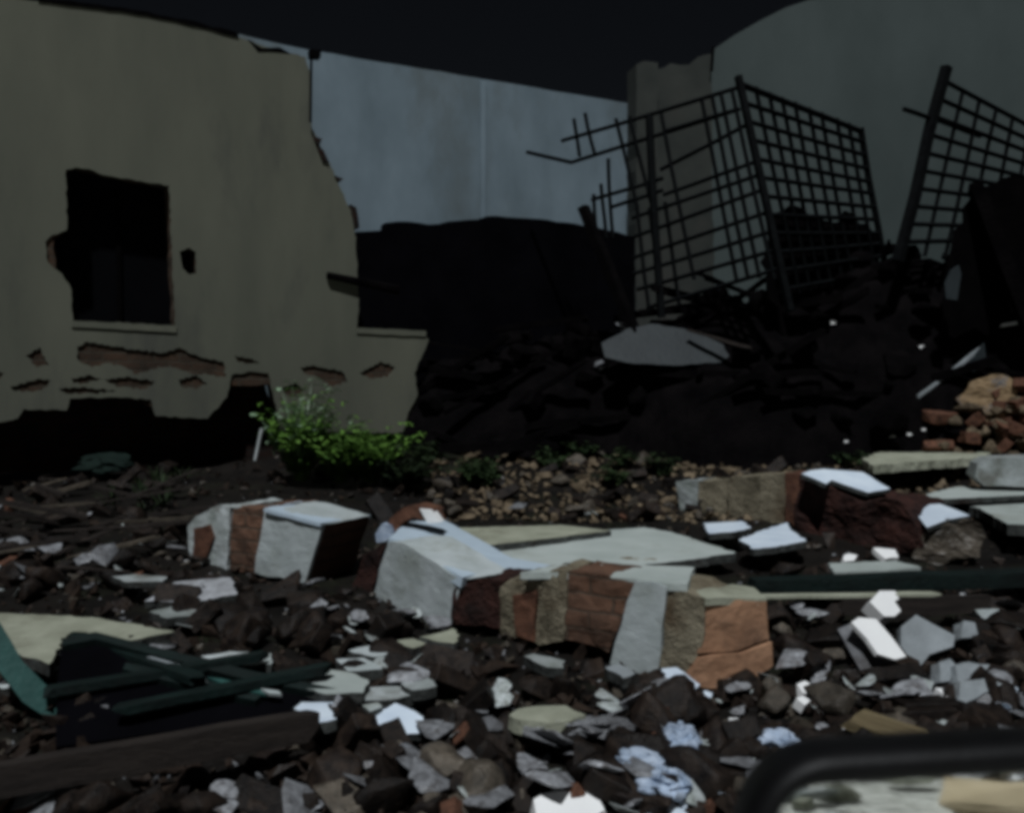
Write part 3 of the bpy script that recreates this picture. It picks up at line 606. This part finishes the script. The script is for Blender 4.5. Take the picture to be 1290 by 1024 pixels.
# the bright right-hand cluster
M7 = plane_n(at(1105, 805, 3.75), Vector((0.32, -0.62, 0.72)))
b7 = empty('broken_block', gp(1100, 845), 'block with its lit face coloured brilliant white, below the small bright lump', 'block')
panel('lit_face', 'white_bright', M7, [(1072, 784), (1081, 778), (1103, 780), (1122, 802), (1141, 827), (1127, 831), (1105, 824), (1092, 805)], 0.02, parent=b7, rag=0.003, front=0.004)  # lit side coloured white against the greyer shaded side
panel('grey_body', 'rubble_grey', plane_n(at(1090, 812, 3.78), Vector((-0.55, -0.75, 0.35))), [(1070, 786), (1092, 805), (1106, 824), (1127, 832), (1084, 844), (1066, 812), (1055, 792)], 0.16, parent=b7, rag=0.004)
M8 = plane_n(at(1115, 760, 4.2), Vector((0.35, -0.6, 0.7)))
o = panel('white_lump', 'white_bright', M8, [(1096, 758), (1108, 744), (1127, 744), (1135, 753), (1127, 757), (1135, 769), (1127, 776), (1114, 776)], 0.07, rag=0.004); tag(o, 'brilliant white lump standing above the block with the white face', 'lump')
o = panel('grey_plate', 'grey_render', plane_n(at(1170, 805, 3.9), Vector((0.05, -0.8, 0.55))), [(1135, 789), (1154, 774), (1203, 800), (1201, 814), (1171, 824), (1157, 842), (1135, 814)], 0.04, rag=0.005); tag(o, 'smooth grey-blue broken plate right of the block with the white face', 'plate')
for pts, lab in (([(1213, 782), (1227, 784), (1234, 803), (1213, 805)], 'small pale block just right of the grey-blue plate'), ([(1238, 745), (1252, 742), (1262, 756), (1274, 762), (1262, 768), (1240, 760)], 'crumpled pale lump above the small pale block'),
                 ([(1228, 768), (1258, 766), (1262, 776), (1240, 780)], 'pale flat piece under the crumpled pale lump'), ([(1184, 833), (1198, 828), (1206, 836), (1196, 858), (1182, 858)], 'grey broken lump below the grey-blue plate, left one'),
                 ([(1204, 838), (1222, 832), (1248, 836), (1238, 852), (1206, 862)], 'grey broken lump below the grey-blue plate, right one'), ([(1210, 858), (1246, 854), (1262, 862), (1230, 878), (1206, 890)], 'pale blue-grey curved piece at the far right above the mirror')):
    o = panel('pale_lump', 'grey_render' if 'grey' in lab else 'white_plaster', plane_n(at(*pts[0], ground_y(pts[-1][1]) - 0.05), Vector((0.2, -0.8, 0.5))), pts, 0.06, rag=0.008, rough=0.01, cuts=3)
    tag(o, lab, 'lump')
o = panel('pale_pipe', 'white_dirty', vplane(1225, 6.9, 1300, 6.8), [(1228, 600), (1232, 584), (1245, 577), (1330, 574), (1330, 612), (1240, 612)], 0.25, rough=0.004, cuts=3); tag(o, 'large pale rounded slab end standing at the right edge', 'slab')
# tan brick, timbers, door, boards
M9 = vplane(346, 3.95, 439, 3.9)
o = panel('loose_brick', 'rubble_tan', M9, [(345, 815), (400, 813), (440, 816), (430, 838), (349, 838)], 0.14, rough=0.008, cuts=3); tag(o, 'loose tan brick lying among white shards, left of centre', 'brick')
def bx(pa, Ya, pb, Yb, w_, h_, name, m, label, cat, **k):
    return beam(name, m, at(pa[0], pa[1], Ya), at(pb[0], pb[1], Yb), w_, h_, label, cat, **k)
bx((-60, 992), 2.55, (396, 912), 3.0, 0.05, 0.095, 'wooden_beam', 'brown_timber', 'long brown wooden beam crossing the lower left corner', 'beam', rough=0.004)
bx((948, 738), 4.5, (1310, 726), 4.45, 0.12, 0.07, 'green_timber', 'dark_green_paint', 'long dark green painted timber running to the right edge', 'timber', rough=0.008)
bx((945, 751), 4.3, (1180, 748), 4.3, 0.05, 0.014, 'thin_lath', 'slab_cream', 'thin pale lath under the long green timber', 'lath', rough=0.004)
bx((1060, 764), 4.28, (1243, 760), 4.28, 0.03, 0.085, 'dark_board', 'brown_timber', 'brown board on edge under the long green timber', 'board', rough=0.006)
bx((1078, 905), 3.05, (1165, 935), 2.9, 0.16, 0.03, 'tan_board', 'tan_timber', 'tan board lying above the car mirror', 'board', rough=0.006)
o = panel('teal_board', 'teal_paint', plane_n(at(30, 850, 3.25), Vector((0.5, -0.75, 0.35))), [(-20, 764), (0, 784), (28, 832), (79, 884), (66, 908), (29, 884), (0, 846), (-20, 826)], 0.03, rag=0.003); tag(o, 'teal painted board slanting down at the left edge', 'board')
dr = empty('green_door', gp(250, 900), 'dark green wooden door lying flat with broken top rail, behind the brown beam', 'door')
MDr = plane_n(at(240, 862, 3.35), Vector((0.0, -0.32, 1)))
panel('door_panel', 'dull_black', MDr, [(78, 812), (122, 804), (298, 850), (432, 878), (400, 900), (180, 925), (70, 940), (72, 860)], 0.03, parent=dr, rag=0.003)
for pts in ([(78, 811), (122, 803), (300, 848), (434, 877), (420, 884), (290, 858), (122, 812), (80, 820)], [(160, 842), (250, 862), (330, 884), (322, 890), (240, 872), (156, 850)]):
    panel('rail', 'dark_green_paint', MDr, pts, 0.03, parent=dr, front=0.028, rag=0.002)
for a_, b_, lab in (((60, 905), (330, 868), 'dark green lath lying across the black door, left one'), ((150, 930), (410, 884), 'dark green lath lying across the black door, nearest the brown beam'), ((95, 830), (250, 900), 'dark green lath slanting down over the black door')):
    p_, q_ = gp(*a_) + UP * 0.10, gp(*b_) + UP * 0.13
    beam('green_lath', 'dark_green_paint', p_, q_, 0.06, 0.03, lab, 'lath', rough=0.004, seed=a_[0])
panel('highlight_strip', 'grey_render', MDr, [(186, 836), (192, 836), (246, 851), (242, 854)], 0.012, parent=dr, front=0.034)  # pale strips paint the highlights along the door
panel('highlight_strip', 'teal_paint', MDr, [(262, 862), (280, 864), (345, 880), (335, 884), (300, 878)], 0.012, parent=dr, front=0.034)
panel('highlight_strip', 'white_plaster', MDr, [(330, 880), (352, 883), (356, 887), (340, 886)], 0.012, parent=dr, front=0.046)

# crumpled cloths
def cloth(px, m, label, Yo=0.0, amp=0.03, n=26):
    xs_ = [p[0] for p in px]; ys_ = [p[1] for p in px]; x0, x1, y0, y1 = min(xs_), max(xs_), min(ys_), max(ys_)
    Y = ground_y(y1) - 0.05 + Yo; c = at((x0 + x1) / 2, (y0 + y1) / 2, Y)
    wd = (x1 - x0) / F * Y; hd = (y1 - y0) / F * Y
    bm = bmesh.new(); V = []; sd = x0 * 0.1
    for j in range(n):
        row = []
        for i in range(n):
            u, v = i / (n - 1) * 2 - 1, j / (n - 1) * 2 - 1
            f_ = math.sqrt(max(0.0, 1 - 0.5 * v * v)); g_ = math.sqrt(max(0.0, 1 - 0.5 * u * u))
            X, Z = u * f_ * wd / 2, v * g_ * hd / 2
            q = max(abs(u), abs(v))
            rid = 1 - abs(noise.noise(Vector((X * 16 + sd, Z * 22, sd)))) * 2.6
            X += noise.noise(Vector((u * 3, v * 3, sd))) * wd * 0.16; Z += noise.noise(Vector((u * 3, v * 3, sd + 5))) * hd * 0.2
            row.append(bm.verts.new((X, 0.10 * Z / max(hd, .01) - (1 - q * q) * 0.04 - rid * amp * (1 - q ** 4), Z)))
        V.append(row)
    for j in range(n - 1):
        for i in range(n - 1): bm.faces.new((V[j][i], V[j][i + 1], V[j + 1][i + 1], V[j + 1][i]))
    r = bmesh.ops.extrude_face_region(bm, geom=bm.faces[:])
    for e in r['geom']:
        if isinstance(e, bmesh.types.BMVert): e.co.y += 0.012
    o = done(bm, 'cloth', m, Matrix.Translation(c) @ Matrix.Rotation(-0.5, 4, 'X'), smooth=True)
    return tag(o, label, 'cloth')
cloth([(838, 910), (884, 958)], 'cloth_blue', 'crumpled pale blue cloth in the foreground, left one of the pair')
cloth([(953, 916), (1009, 955)], 'cloth_blue', 'crumpled pale blue cloth just left of the car mirror')
cloth([(776, 938), (846, 976)], 'cloth_blue', 'grey-blue cloth roll lying left of the crumpled pale blue cloths')
cloth([(800, 964), (872, 1008)], 'cloth_blue', 'grubby pale cloth near the lower edge below the blue ones', amp=0.04)
cloth([(96, 566), (170, 600)], 'cloth_green', 'dull green cloth heaped below the cream wall at left', n=18)
cloth([(700, 930), (800, 900)], 'rubble_grey', 'pale twisted rag right of the oval stone', amp=0.03)

# ------------------------------------------------------------------ plants
def blades(name, m, parent, c, n, L, w_, spread, rs, up=1.0, seg=4, pinn=False):
    bm = bmesh.new()
    for _ in range(n):
        a = rs.uniform(0, 2 * math.pi); l = L * rs.uniform(0.55, 1.1); sp = spread * rs.uniform(0.2, 1)
        d = Vector((math.cos(a), math.sin(a), 0)); s = Vector((-math.sin(a), math.cos(a), 0))
        b0 = d * rs.uniform(0, 0.07); prev = None
        h = up * rs.uniform(0.7, 1.1)
        for k in range(seg + 1):
            t = k / seg
            p = b0 + d * (sp * l * t ** 1.1) + UP * (l * h * (t - 0.42 * sp * t * t))
            ww = w_ * (math.sin(math.pi * (0.12 + 0.88 * t)) + 0.03)
            cur = (bm.verts.new(p - s * ww), bm.verts.new(p + s * ww))
            if prev: bm.faces.new((prev[0], prev[1], cur[1], cur[0]))
            if pinn and k:
                for sg in (-1, 1):
                    for q_ in range(2):
                        pp = p - d * 0.025 * q_; o_ = s * sg * rs.uniform(0.045, 0.105) + d * rs.uniform(0, 0.04) + UP * rs.uniform(-0.03, 0.02)
                        sd_ = o_.cross(UP).normalized() * rs.uniform(0.010, 0.021)
                        bm.faces.new([bm.verts.new(pp), bm.verts.new(pp + o_ * 0.5 + sd_), bm.verts.new(pp + o_ - UP * 0.01), bm.verts.new(pp + o_ * 0.5 - sd_)])
            prev = cur
    return done(bm, name, m, Matrix.Translation(c), parent)
rp = random.Random(5)
def weed(x, y, label, n=40, L=0.35, m='leaf_green', group=None, sp=0.8, pinn=True, pale=0, w_=0.012):
    g = gp(x, y)
    e = empty('weed', g, label, 'plant', group)
    blades('foliage', m, e, g, n, L, w_, sp, rp, pinn=pinn)
    if pale: blades('pale_foliage', 'leaf_pale', e, g + Vector((0, -0.02, 0.02)), pale, L * 1.02, w_, sp, rp, pinn=False)
    return e
big = weed(430, 607, 'bright green leafy weed growing in front of the cream wall', 110, 0.60, sp=0.75, w_=0.006)
blades('foliage', 'leaf_green', big, gp(468, 607), 130, 0.56, 0.006, 0.8, rp, pinn=True)
blades('foliage', 'leaf_green', big, gp(380, 605), 90, 0.84, 0.006, 0.5, rp, pinn=True)
blades('pale_foliage', 'leaf_pale', big, gp(378, 604), 40, 0.92, 0.007, 0.5, rp, pinn=True)
blades('foliage', 'leaf_dark', big, gp(515, 612), 70, 0.36, 0.006, 1.1, rp, pinn=True)
for i in range(12):
    x = 530 + 560 * rp.random() ** 1.8; y = rp.uniform(574, 612)
    weed(x, y, 'small dark weed on the strip of ground before the debris heap', 16, 0.2, 'leaf_dark', 'small weeds along the ground strip', w_=0.004)
for i in range(9):
    weed(rp.uniform(90, 230), rp.uniform(585, 650), 'small dark weed among the rubble below the cream wall', 22, 0.18, 'leaf_dark', 'small weeds below the cream wall', w_=0.007, pinn=False)

# ------------------------------------------------------------------ rubble
def stone_mesh(seed, dims, npts=16, sub=2, jag=0.05, boxy=False):
    rr = random.Random(seed); bm = bmesh.new()
    if boxy:
        for sx in (-1, 1):
            for sy in (-1, 1):
                for sz in (-1, 1):
                    bm.verts.new((sx * dims[0] / 2 * rr.uniform(.8, 1), sy * dims[1] / 2 * rr.uniform(.85, 1), sz * dims[2] / 2 * rr.uniform(.85, 1)))
        for _ in range(5): bm.verts.new([d_ / 2 * rr.uniform(-.95, .95) for d_ in dims])
    else:
        for _ in range(npts):
            v = Vector([rr.gauss(0, 1) for _ in range(3)]).normalized() * rr.uniform(0.8, 1.05)
            bm.verts.new([max(-.82, min(.82, v[k])) * dims[k] / 2 * 1.15 for k in range(3)])
    r = bmesh.ops.convex_hull(bm, input=bm.verts)
    bmesh.ops.delete(bm, geom=[g for g in set(r['geom_interior'] + r['geom_unused']) if isinstance(g, bmesh.types.BMVert)], context='VERTS')
    s = max(dims)
    bmesh.ops.bevel(bm, geom=bm.edges[:], offset=s * 0.02, segments=1, affect='EDGES', clamp_overlap=True)
    bmesh.ops.triangulate(bm, faces=bm.faces)
    for _ in range(sub):
        bmesh.ops.subdivide_edges(bm, edges=[e for e in bm.edges if e.calc_length() > s * 0.16], cuts=1)
        bmesh.ops.triangulate(bm, faces=bm.faces)
    for v in bm.verts: v.co += noise.noise_vector(v.co / s * 3.5 + Vector((seed, 0, 0))) * s * jag + noise.noise_vector(v.co / s * 11) * s * jag * 0.35
    bmesh.ops.recalc_face_normals(bm, faces=bm.faces)
    me = bpy.data.meshes.new('rubble'); bm.to_mesh(me); bm.free()
    return me
LUMP = [stone_mesh(i, (1, .78, .55), jag=0.03) for i in range(8)]
for me_ in LUMP:
    for p_ in me_.polygons: p_.use_smooth = True
BRICK = [stone_mesh(30 + i, (1, .5, .32), boxy=True, jag=0.03) for i in range(6)]
SHARD = [stone_mesh(60 + i, (1, .75, .16), npts=11, jag=0.02, sub=1) for i in range(6)]
_var = {}
def variant(me, m):
    k = (me.name, m)
    if k not in _var:
        c = me.copy(); c.materials.clear(); c.materials.append(MATS[m]); _var[k] = c
    return _var[k]
rr = random.Random(21)
def scatter(count, name, meshes, m, s0, s1, label, cat, group, x0=-20, x1=1310, y0=640, y1=1040, tilt=0.6, lift=0.25, pw=1.0, avoid=None):
    made = 0
    while made < count:
        px = rr.uniform(x0, x1); py = y0 + (y1 - y0) * rr.random() ** pw
        if avoid and avoid(px, py): continue
        Y = ground_y(py); s = rr.uniform(s0, s1)
        x = (px - CX) / F * Y
        M = Matrix.Translation((x, Y, base(Y) + s * lift * 0.5 + gnoise(x, Y) + 0.02)) @ Matrix.Rotation(rr.uniform(0, 6.28), 4, 'Z') @ Matrix.Rotation(rr.gauss(0, tilt), 4, 'X') @ Matrix.Rotation(rr.gauss(0, tilt), 4, 'Y') @ Matrix.Scale(s, 4)
        o = bpy.data.objects.new(name, variant(rr.choice(meshes), m)); COL.objects.link(o); o.matrix_world = M
        tag(o, label, cat, group); made += 1
def busy(px, py):      # keep big stones off the fallen masonry and slabs
    for (a, b_, c, d) in ((236, 470, 625, 735), (465, 705, 650, 780), (570, 975, 655, 860), (885, 1020, 650, 695), (1000, 1290, 595, 720), (1050, 1210, 735, 845), (-20, 225, 760, 935), (225, 440, 815, 900), (455, 540, 880, 930), (636, 742, 880, 912), (1050, 1290, 700, 740), (-20, 400, 880, 1010)):
        if a < px < b_ and c < py < d + 8: return True
    return False
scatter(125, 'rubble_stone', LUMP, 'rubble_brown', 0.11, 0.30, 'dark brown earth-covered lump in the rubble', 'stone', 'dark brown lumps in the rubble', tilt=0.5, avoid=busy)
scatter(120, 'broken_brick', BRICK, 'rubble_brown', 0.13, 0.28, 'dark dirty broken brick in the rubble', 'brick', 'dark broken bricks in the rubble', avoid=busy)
scatter(26, 'broken_brick', BRICK, 'brick_red', 0.08, 0.18, 'reddish broken brick in the rubble', 'brick', 'reddish broken bricks in the rubble', avoid=busy)
scatter(48, 'rubble_stone', LUMP, 'rubble_tan', 0.06, 0.15, 'tan dusty stone in the rubble', 'stone', 'tan stones in the rubble', avoid=busy)
scatter(120, 'plaster_shard', SHARD, 'rubble_grey', 0.07, 0.24, 'grey flake of broken plaster in the rubble', 'shard', 'grey plaster flakes', tilt=0.3, avoid=busy, lift=0.7)
scatter(120, 'plaster_shard', SHARD, 'white_dirty', 0.04, 0.15, 'small off-white flake of broken plaster in the rubble', 'shard', 'off-white plaster flakes', tilt=0.35, avoid=busy, lift=0.8)
scatter(45, 'plaster_shard', SHARD, 'white_blue', 0.03, 0.12, 'small bluish-white flake of plaster in the right foreground', 'shard', 'bluish-white plaster flakes', x0=760, x1=1290, y0=790, tilt=0.4, avoid=busy, lift=0.8)
scatter(60, 'broken_brick', BRICK, 'rubble_brown', 0.12, 0.26, 'dark broken brick on the bank below the walls', 'brick', 'dark broken bricks on the far bank', y0=590, y1=660, avoid=busy)
scatter(55, 'rubble_stone', LUMP, 'rubble_tan', 0.06, 0.22, 'dusty tan stone on the far bank', 'stone', 'tan stones on the far bank', x0=540, y0=575, y1=650, avoid=busy)
scatter(26, 'rubble_stone', LUMP, 'rubble_warm', 0.08, 0.22, 'dusty tan stone at the right end of the bank', 'stone', 'tan stones at the right end', x0=1140, x1=1310, y0=556, y1=590)
scatter(30, 'plaster_shard', SHARD, 'rubble_grey', 0.05, 0.16, 'grey flake of plaster lying on the dark green door', 'shard', 'flakes on the dark green door', x0=80, x1=420, y0=815, y1=925, tilt=0.25, lift=0.8)
scatter(34, 'broken_brick', BRICK, 'rubble_brown', 0.08, 0.18, 'dark broken brick lying around the dark green door', 'brick', 'dark bricks around the dark green door', x0=60, x1=420, y0=815, y1=925)
for i in range(110):
    px = rr.uniform(530, 1300); Y = rr.uniform(8.6, 10.4); x = (px - CX) / F * Y; h = heap(x, Y)
    if h <= 0.1: continue
    sc_ = rr.uniform(0.15, 0.5)
    o = bpy.data.objects.new('black_chunk', variant(rr.choice(LUMP + BRICK + SHARD), 'char')); COL.objects.link(o)
    o.matrix_world = Matrix.Translation((x, Y, base(Y) + h + 0.02)) @ Matrix.Rotation(rr.uniform(0, 6), 4, 'Z') @ Matrix.Rotation(rr.gauss(0, .9), 4, 'X') @ Matrix.Scale(sc_, 4)
    tag(o, 'black chunk lying on the debris heap', 'chunk', 'black chunks on the debris heap')
for i in range(46):
    px = 1180 + 130 * rr.random() ** 0.7; py = rr.uniform(480, 578); Y = 9.6
    while Y > 6.5 and at(px, py, Y).z < base(Y) + heap((px - CX) / F * Y, Y) + 0.02: Y -= 0.05
    red = rr.random() < 0.22
    o = bpy.data.objects.new('broken_brick' if red else 'rubble_stone', variant(rr.choice(BRICK if red else LUMP), 'brick_red' if red else 'rubble_warm')); COL.objects.link(o)
    o.matrix_world = Matrix.Translation(at(px, py, Y)) @ Matrix.Rotation(rr.uniform(0, 6), 4, 'Z') @ Matrix.Rotation(rr.gauss(0, .6), 4, 'X') @ Matrix.Scale(rr.uniform(0.12, 0.36), 4)
    tag(o, ('reddish brick' if red else 'dusty tan stone') + ' in the debris slope at the right edge', 'brick' if red else 'stone', 'reddish bricks on the right slope' if red else 'tan stones on the right slope')
scatter(15, 'rubble_stone', LUMP, 'rubble_tan', 0.16, 0.30, 'large tan dusty lump in the foreground rubble', 'stone', 'large tan lumps in the foreground', y0=840, tilt=0.4, avoid=busy)
# splintered sticks in the left middle distance
for i in range(26):
    px, py = rr.uniform(0, 250), rr.uniform(610, 740); g = gp(px, py) + UP * rr.uniform(0.05, 0.16)
    a = rr.uniform(-0.6, 0.9); d = Vector((math.cos(a), math.sin(a), rr.uniform(-0.35, 0.35))) * rr.uniform(0.12, 0.35)
    beam('splinter', rr.choice(['brown_timber', 'rubble_tan', 'brown_timber']), g - d, g + d, rr.uniform(0.02, 0.05), rr.uniform(0.01, 0.03), 'splintered piece of wood in the dark debris at left', 'splinter', 'wood splinters at left', 0.006, n=3, seed=i)
# fine rubble: thousands of crumbs nobody could count
def crumbs(name, m, count, s0, s1, seed, y0, y1, label, x0=-40, x1=1330):
    rs = random.Random(seed); verts = []; faces = []
    proto = []
    for k in range(6):
        b_ = bmesh.new()
        for _ in range(9): b_.verts.new([rs.uniform(-.5, .5) for _ in range(3)])
        r = bmesh.ops.convex_hull(b_, input=b_.verts)
        bmesh.ops.delete(b_, geom=[g for g in set(r['geom_interior'] + r['geom_unused']) if isinstance(g, bmesh.types.BMVert)], context='VERTS')
        b_.verts.index_update(); proto.append(([v.co.copy() for v in b_.verts], [[v.index for v in f.verts] for f in b_.faces])); b_.free()
    for _ in range(count):
        px = rs.uniform(x0, x1); py = rs.uniform(y0, y1); Y = ground_y(py); x = (px - CX) / F * Y
        s = rs.uniform(s0, s1) * (0.6 + rs.random() ** 3 * 1.4)
        R = Matrix.Rotation(rs.uniform(0, 6.28), 3, 'Z') @ Matrix.Rotation(rs.gauss(0, .8), 3, 'X')
        pv, pf = rs.choice(proto); k = len(verts); o = Vector((x, Y, base(Y) + gnoise(x, Y) + s * 0.2)); q = Vector((1, .8, .55)) * s
        verts += [o + R @ Vector((v.x * q.x, v.y * q.y, v.z * q.z)) for v in pv]; faces += [[i + k for i in f] for f in pf]
    me = bpy.data.meshes.new(name); me.from_pydata(verts, [], faces); me.materials.append(MATS[m])
    o = bpy.data.objects.new(name, me); COL.objects.link(o); tag(o, label, 'rubble', kind='stuff')
crumbs('fine_rubble', 'rubble_brown', 3500, 0.03, 0.09, 1, 575, 1060, 'fine dark brown rubble covering the ground')
crumbs('pale_crumbs', 'rubble_grey', 800, 0.012, 0.04, 2, 600, 1060, 'pale crumbs of plaster scattered over the rubble')
crumbs('tan_crumbs', 'rubble_tan', 1500, 0.02, 0.06, 3, 560, 1060, 'tan crumbs scattered over the rubble')
crumbs('bank_rubble', 'rubble_warm', 2200, 0.02, 0.09, 8, 572, 655, 'pale brown broken debris along the bank', x0=540)
crumbs('bank_crumbs', 'rubble_warm', 1100, 0.02, 0.08, 4, 548, 600, 'tan crumbs along the foot of the debris heap', x0=850)

# ------------------------------------------------------------------ car mirror
def rrect(w_, h_, r, n=10):
    pts = []
    for cx, cy, a0 in ((w_ / 2 - r, h_ / 2 - r, 0), (-w_ / 2 + r, h_ / 2 - r, 90), (-w_ / 2 + r, -h_ / 2 + r, 180), (w_ / 2 - r, -h_ / 2 + r, 270)):
        for k in range(n + 1):
            a = math.radians(a0 + 90 * k / n); pts.append((cx + r * math.cos(a), cy + r * math.sin(a)))
    return pts
MY = 0.62
mc = at(1196, 1083, MY)
cm = empty('car_mirror', mc, 'black plastic car wing mirror in the lower right corner', 'car mirror')
Mm = Matrix.Translation(mc) @ Matrix.Rotation(math.radians(-3.5), 4, 'Y') @ Matrix.Rotation(math.radians(90 - 8), 4, 'X') @ Matrix.Rotation(math.radians(0), 4, 'Y')
W, H = 0.285, 0.158
prof = [(0.76, 0.0, .032), (0.80, 0.010, .036), (0.88, 0.016, .052), (0.95, 0.013, .060), (1.0, 0.006, .066), (1.0, -0.012, .066), (0.97, -0.045, .064), (0.86, -0.075, .055), (0.6, -0.092, .03)]
bm = bmesh.new(); rings = []
for s, z, r in prof: rings.append([bm.verts.new((x, y, z)) for x, y in rrect(W - (1 - s) * 0.20, H - (1 - s) * 0.20, r)])
rings.insert(0, [bm.verts.new((x, y, -0.012)) for x, y in rrect(W - 0.24 * 0.2, H - 0.24 * 0.2, .032)])
for a, b_ in zip(rings, rings[1:]):
    for k in range(len(a)): bm.faces.new((a[k], a[(k + 1) % len(a)], b_[(k + 1) % len(a)], b_[k]))
bm.faces.new(rings[-1])
done(bm, 'housing', 'black_plastic', Mm, cm, smooth=True)
bm = bmesh.new(); bm.faces.new([bm.verts.new((x, y, -0.006)) for x, y in rrect(W - 0.052, H - 0.052, .030)])
r = bmesh.ops.extrude_face_region(bm, geom=bm.faces[:])
for e in r['geom']:
    if isinstance(e, bmesh.types.BMVert): e.co.z -= 0.003
done(bm, 'mirror_glass', 'mirror_glass', Mm, cm)
bar('arm', 'black_plastic', Mm @ Vector((0.12, -0.05, -0.03)), Mm @ Vector((0.30, -0.09, -0.05)), 0.022, cm, 10)
# what the mirror looks back on: pale debris along the verge behind the car
for i in range(190):
    x, y = rr.uniform(-1, 6), -rr.uniform(1.5, 11); s = rr.uniform(0.12, 0.7)
    o = bpy.data.objects.new('debris_slab', variant(rr.choice(SHARD + BRICK + LUMP), rr.choice(['white_dirty', 'mortar_tan', 'slab_cream', 'rubble_grey', 'tan_timber']))); COL.objects.link(o)
    o.matrix_world = Matrix.Translation((x, y, s * 0.08)) @ Matrix.Rotation(rr.uniform(0, 6.28), 4, 'Z') @ Matrix.Rotation(rr.gauss(0, .15), 4, 'X') @ Matrix.Scale(s, 4)
    tag(o, 'pale broken slab on the verge behind the car', 'slab', 'debris on the verge behind the car')

dm = ray(1245, 1008).normalized(); nm = Mm.to_3x3() @ Vector((0, 0, 1)); rm = dm - nm * 2 * dm.dot(nm)
po = at(1245, 1008, MY); hp = po + rm * ((0.12 - po.z) / rm.z)
M = Matrix.Translation(hp) @ Matrix.Rotation(0.3, 4, 'Z') @ Matrix.Scale(2.0, 4)
o = bpy.data.objects.new('tan_slab', variant(SHARD[2], 'slab_tan')); COL.objects.link(o); o.matrix_world = M
tag(o, 'large tan masonry slab behind the car, seen at the right in the mirror', 'slab')
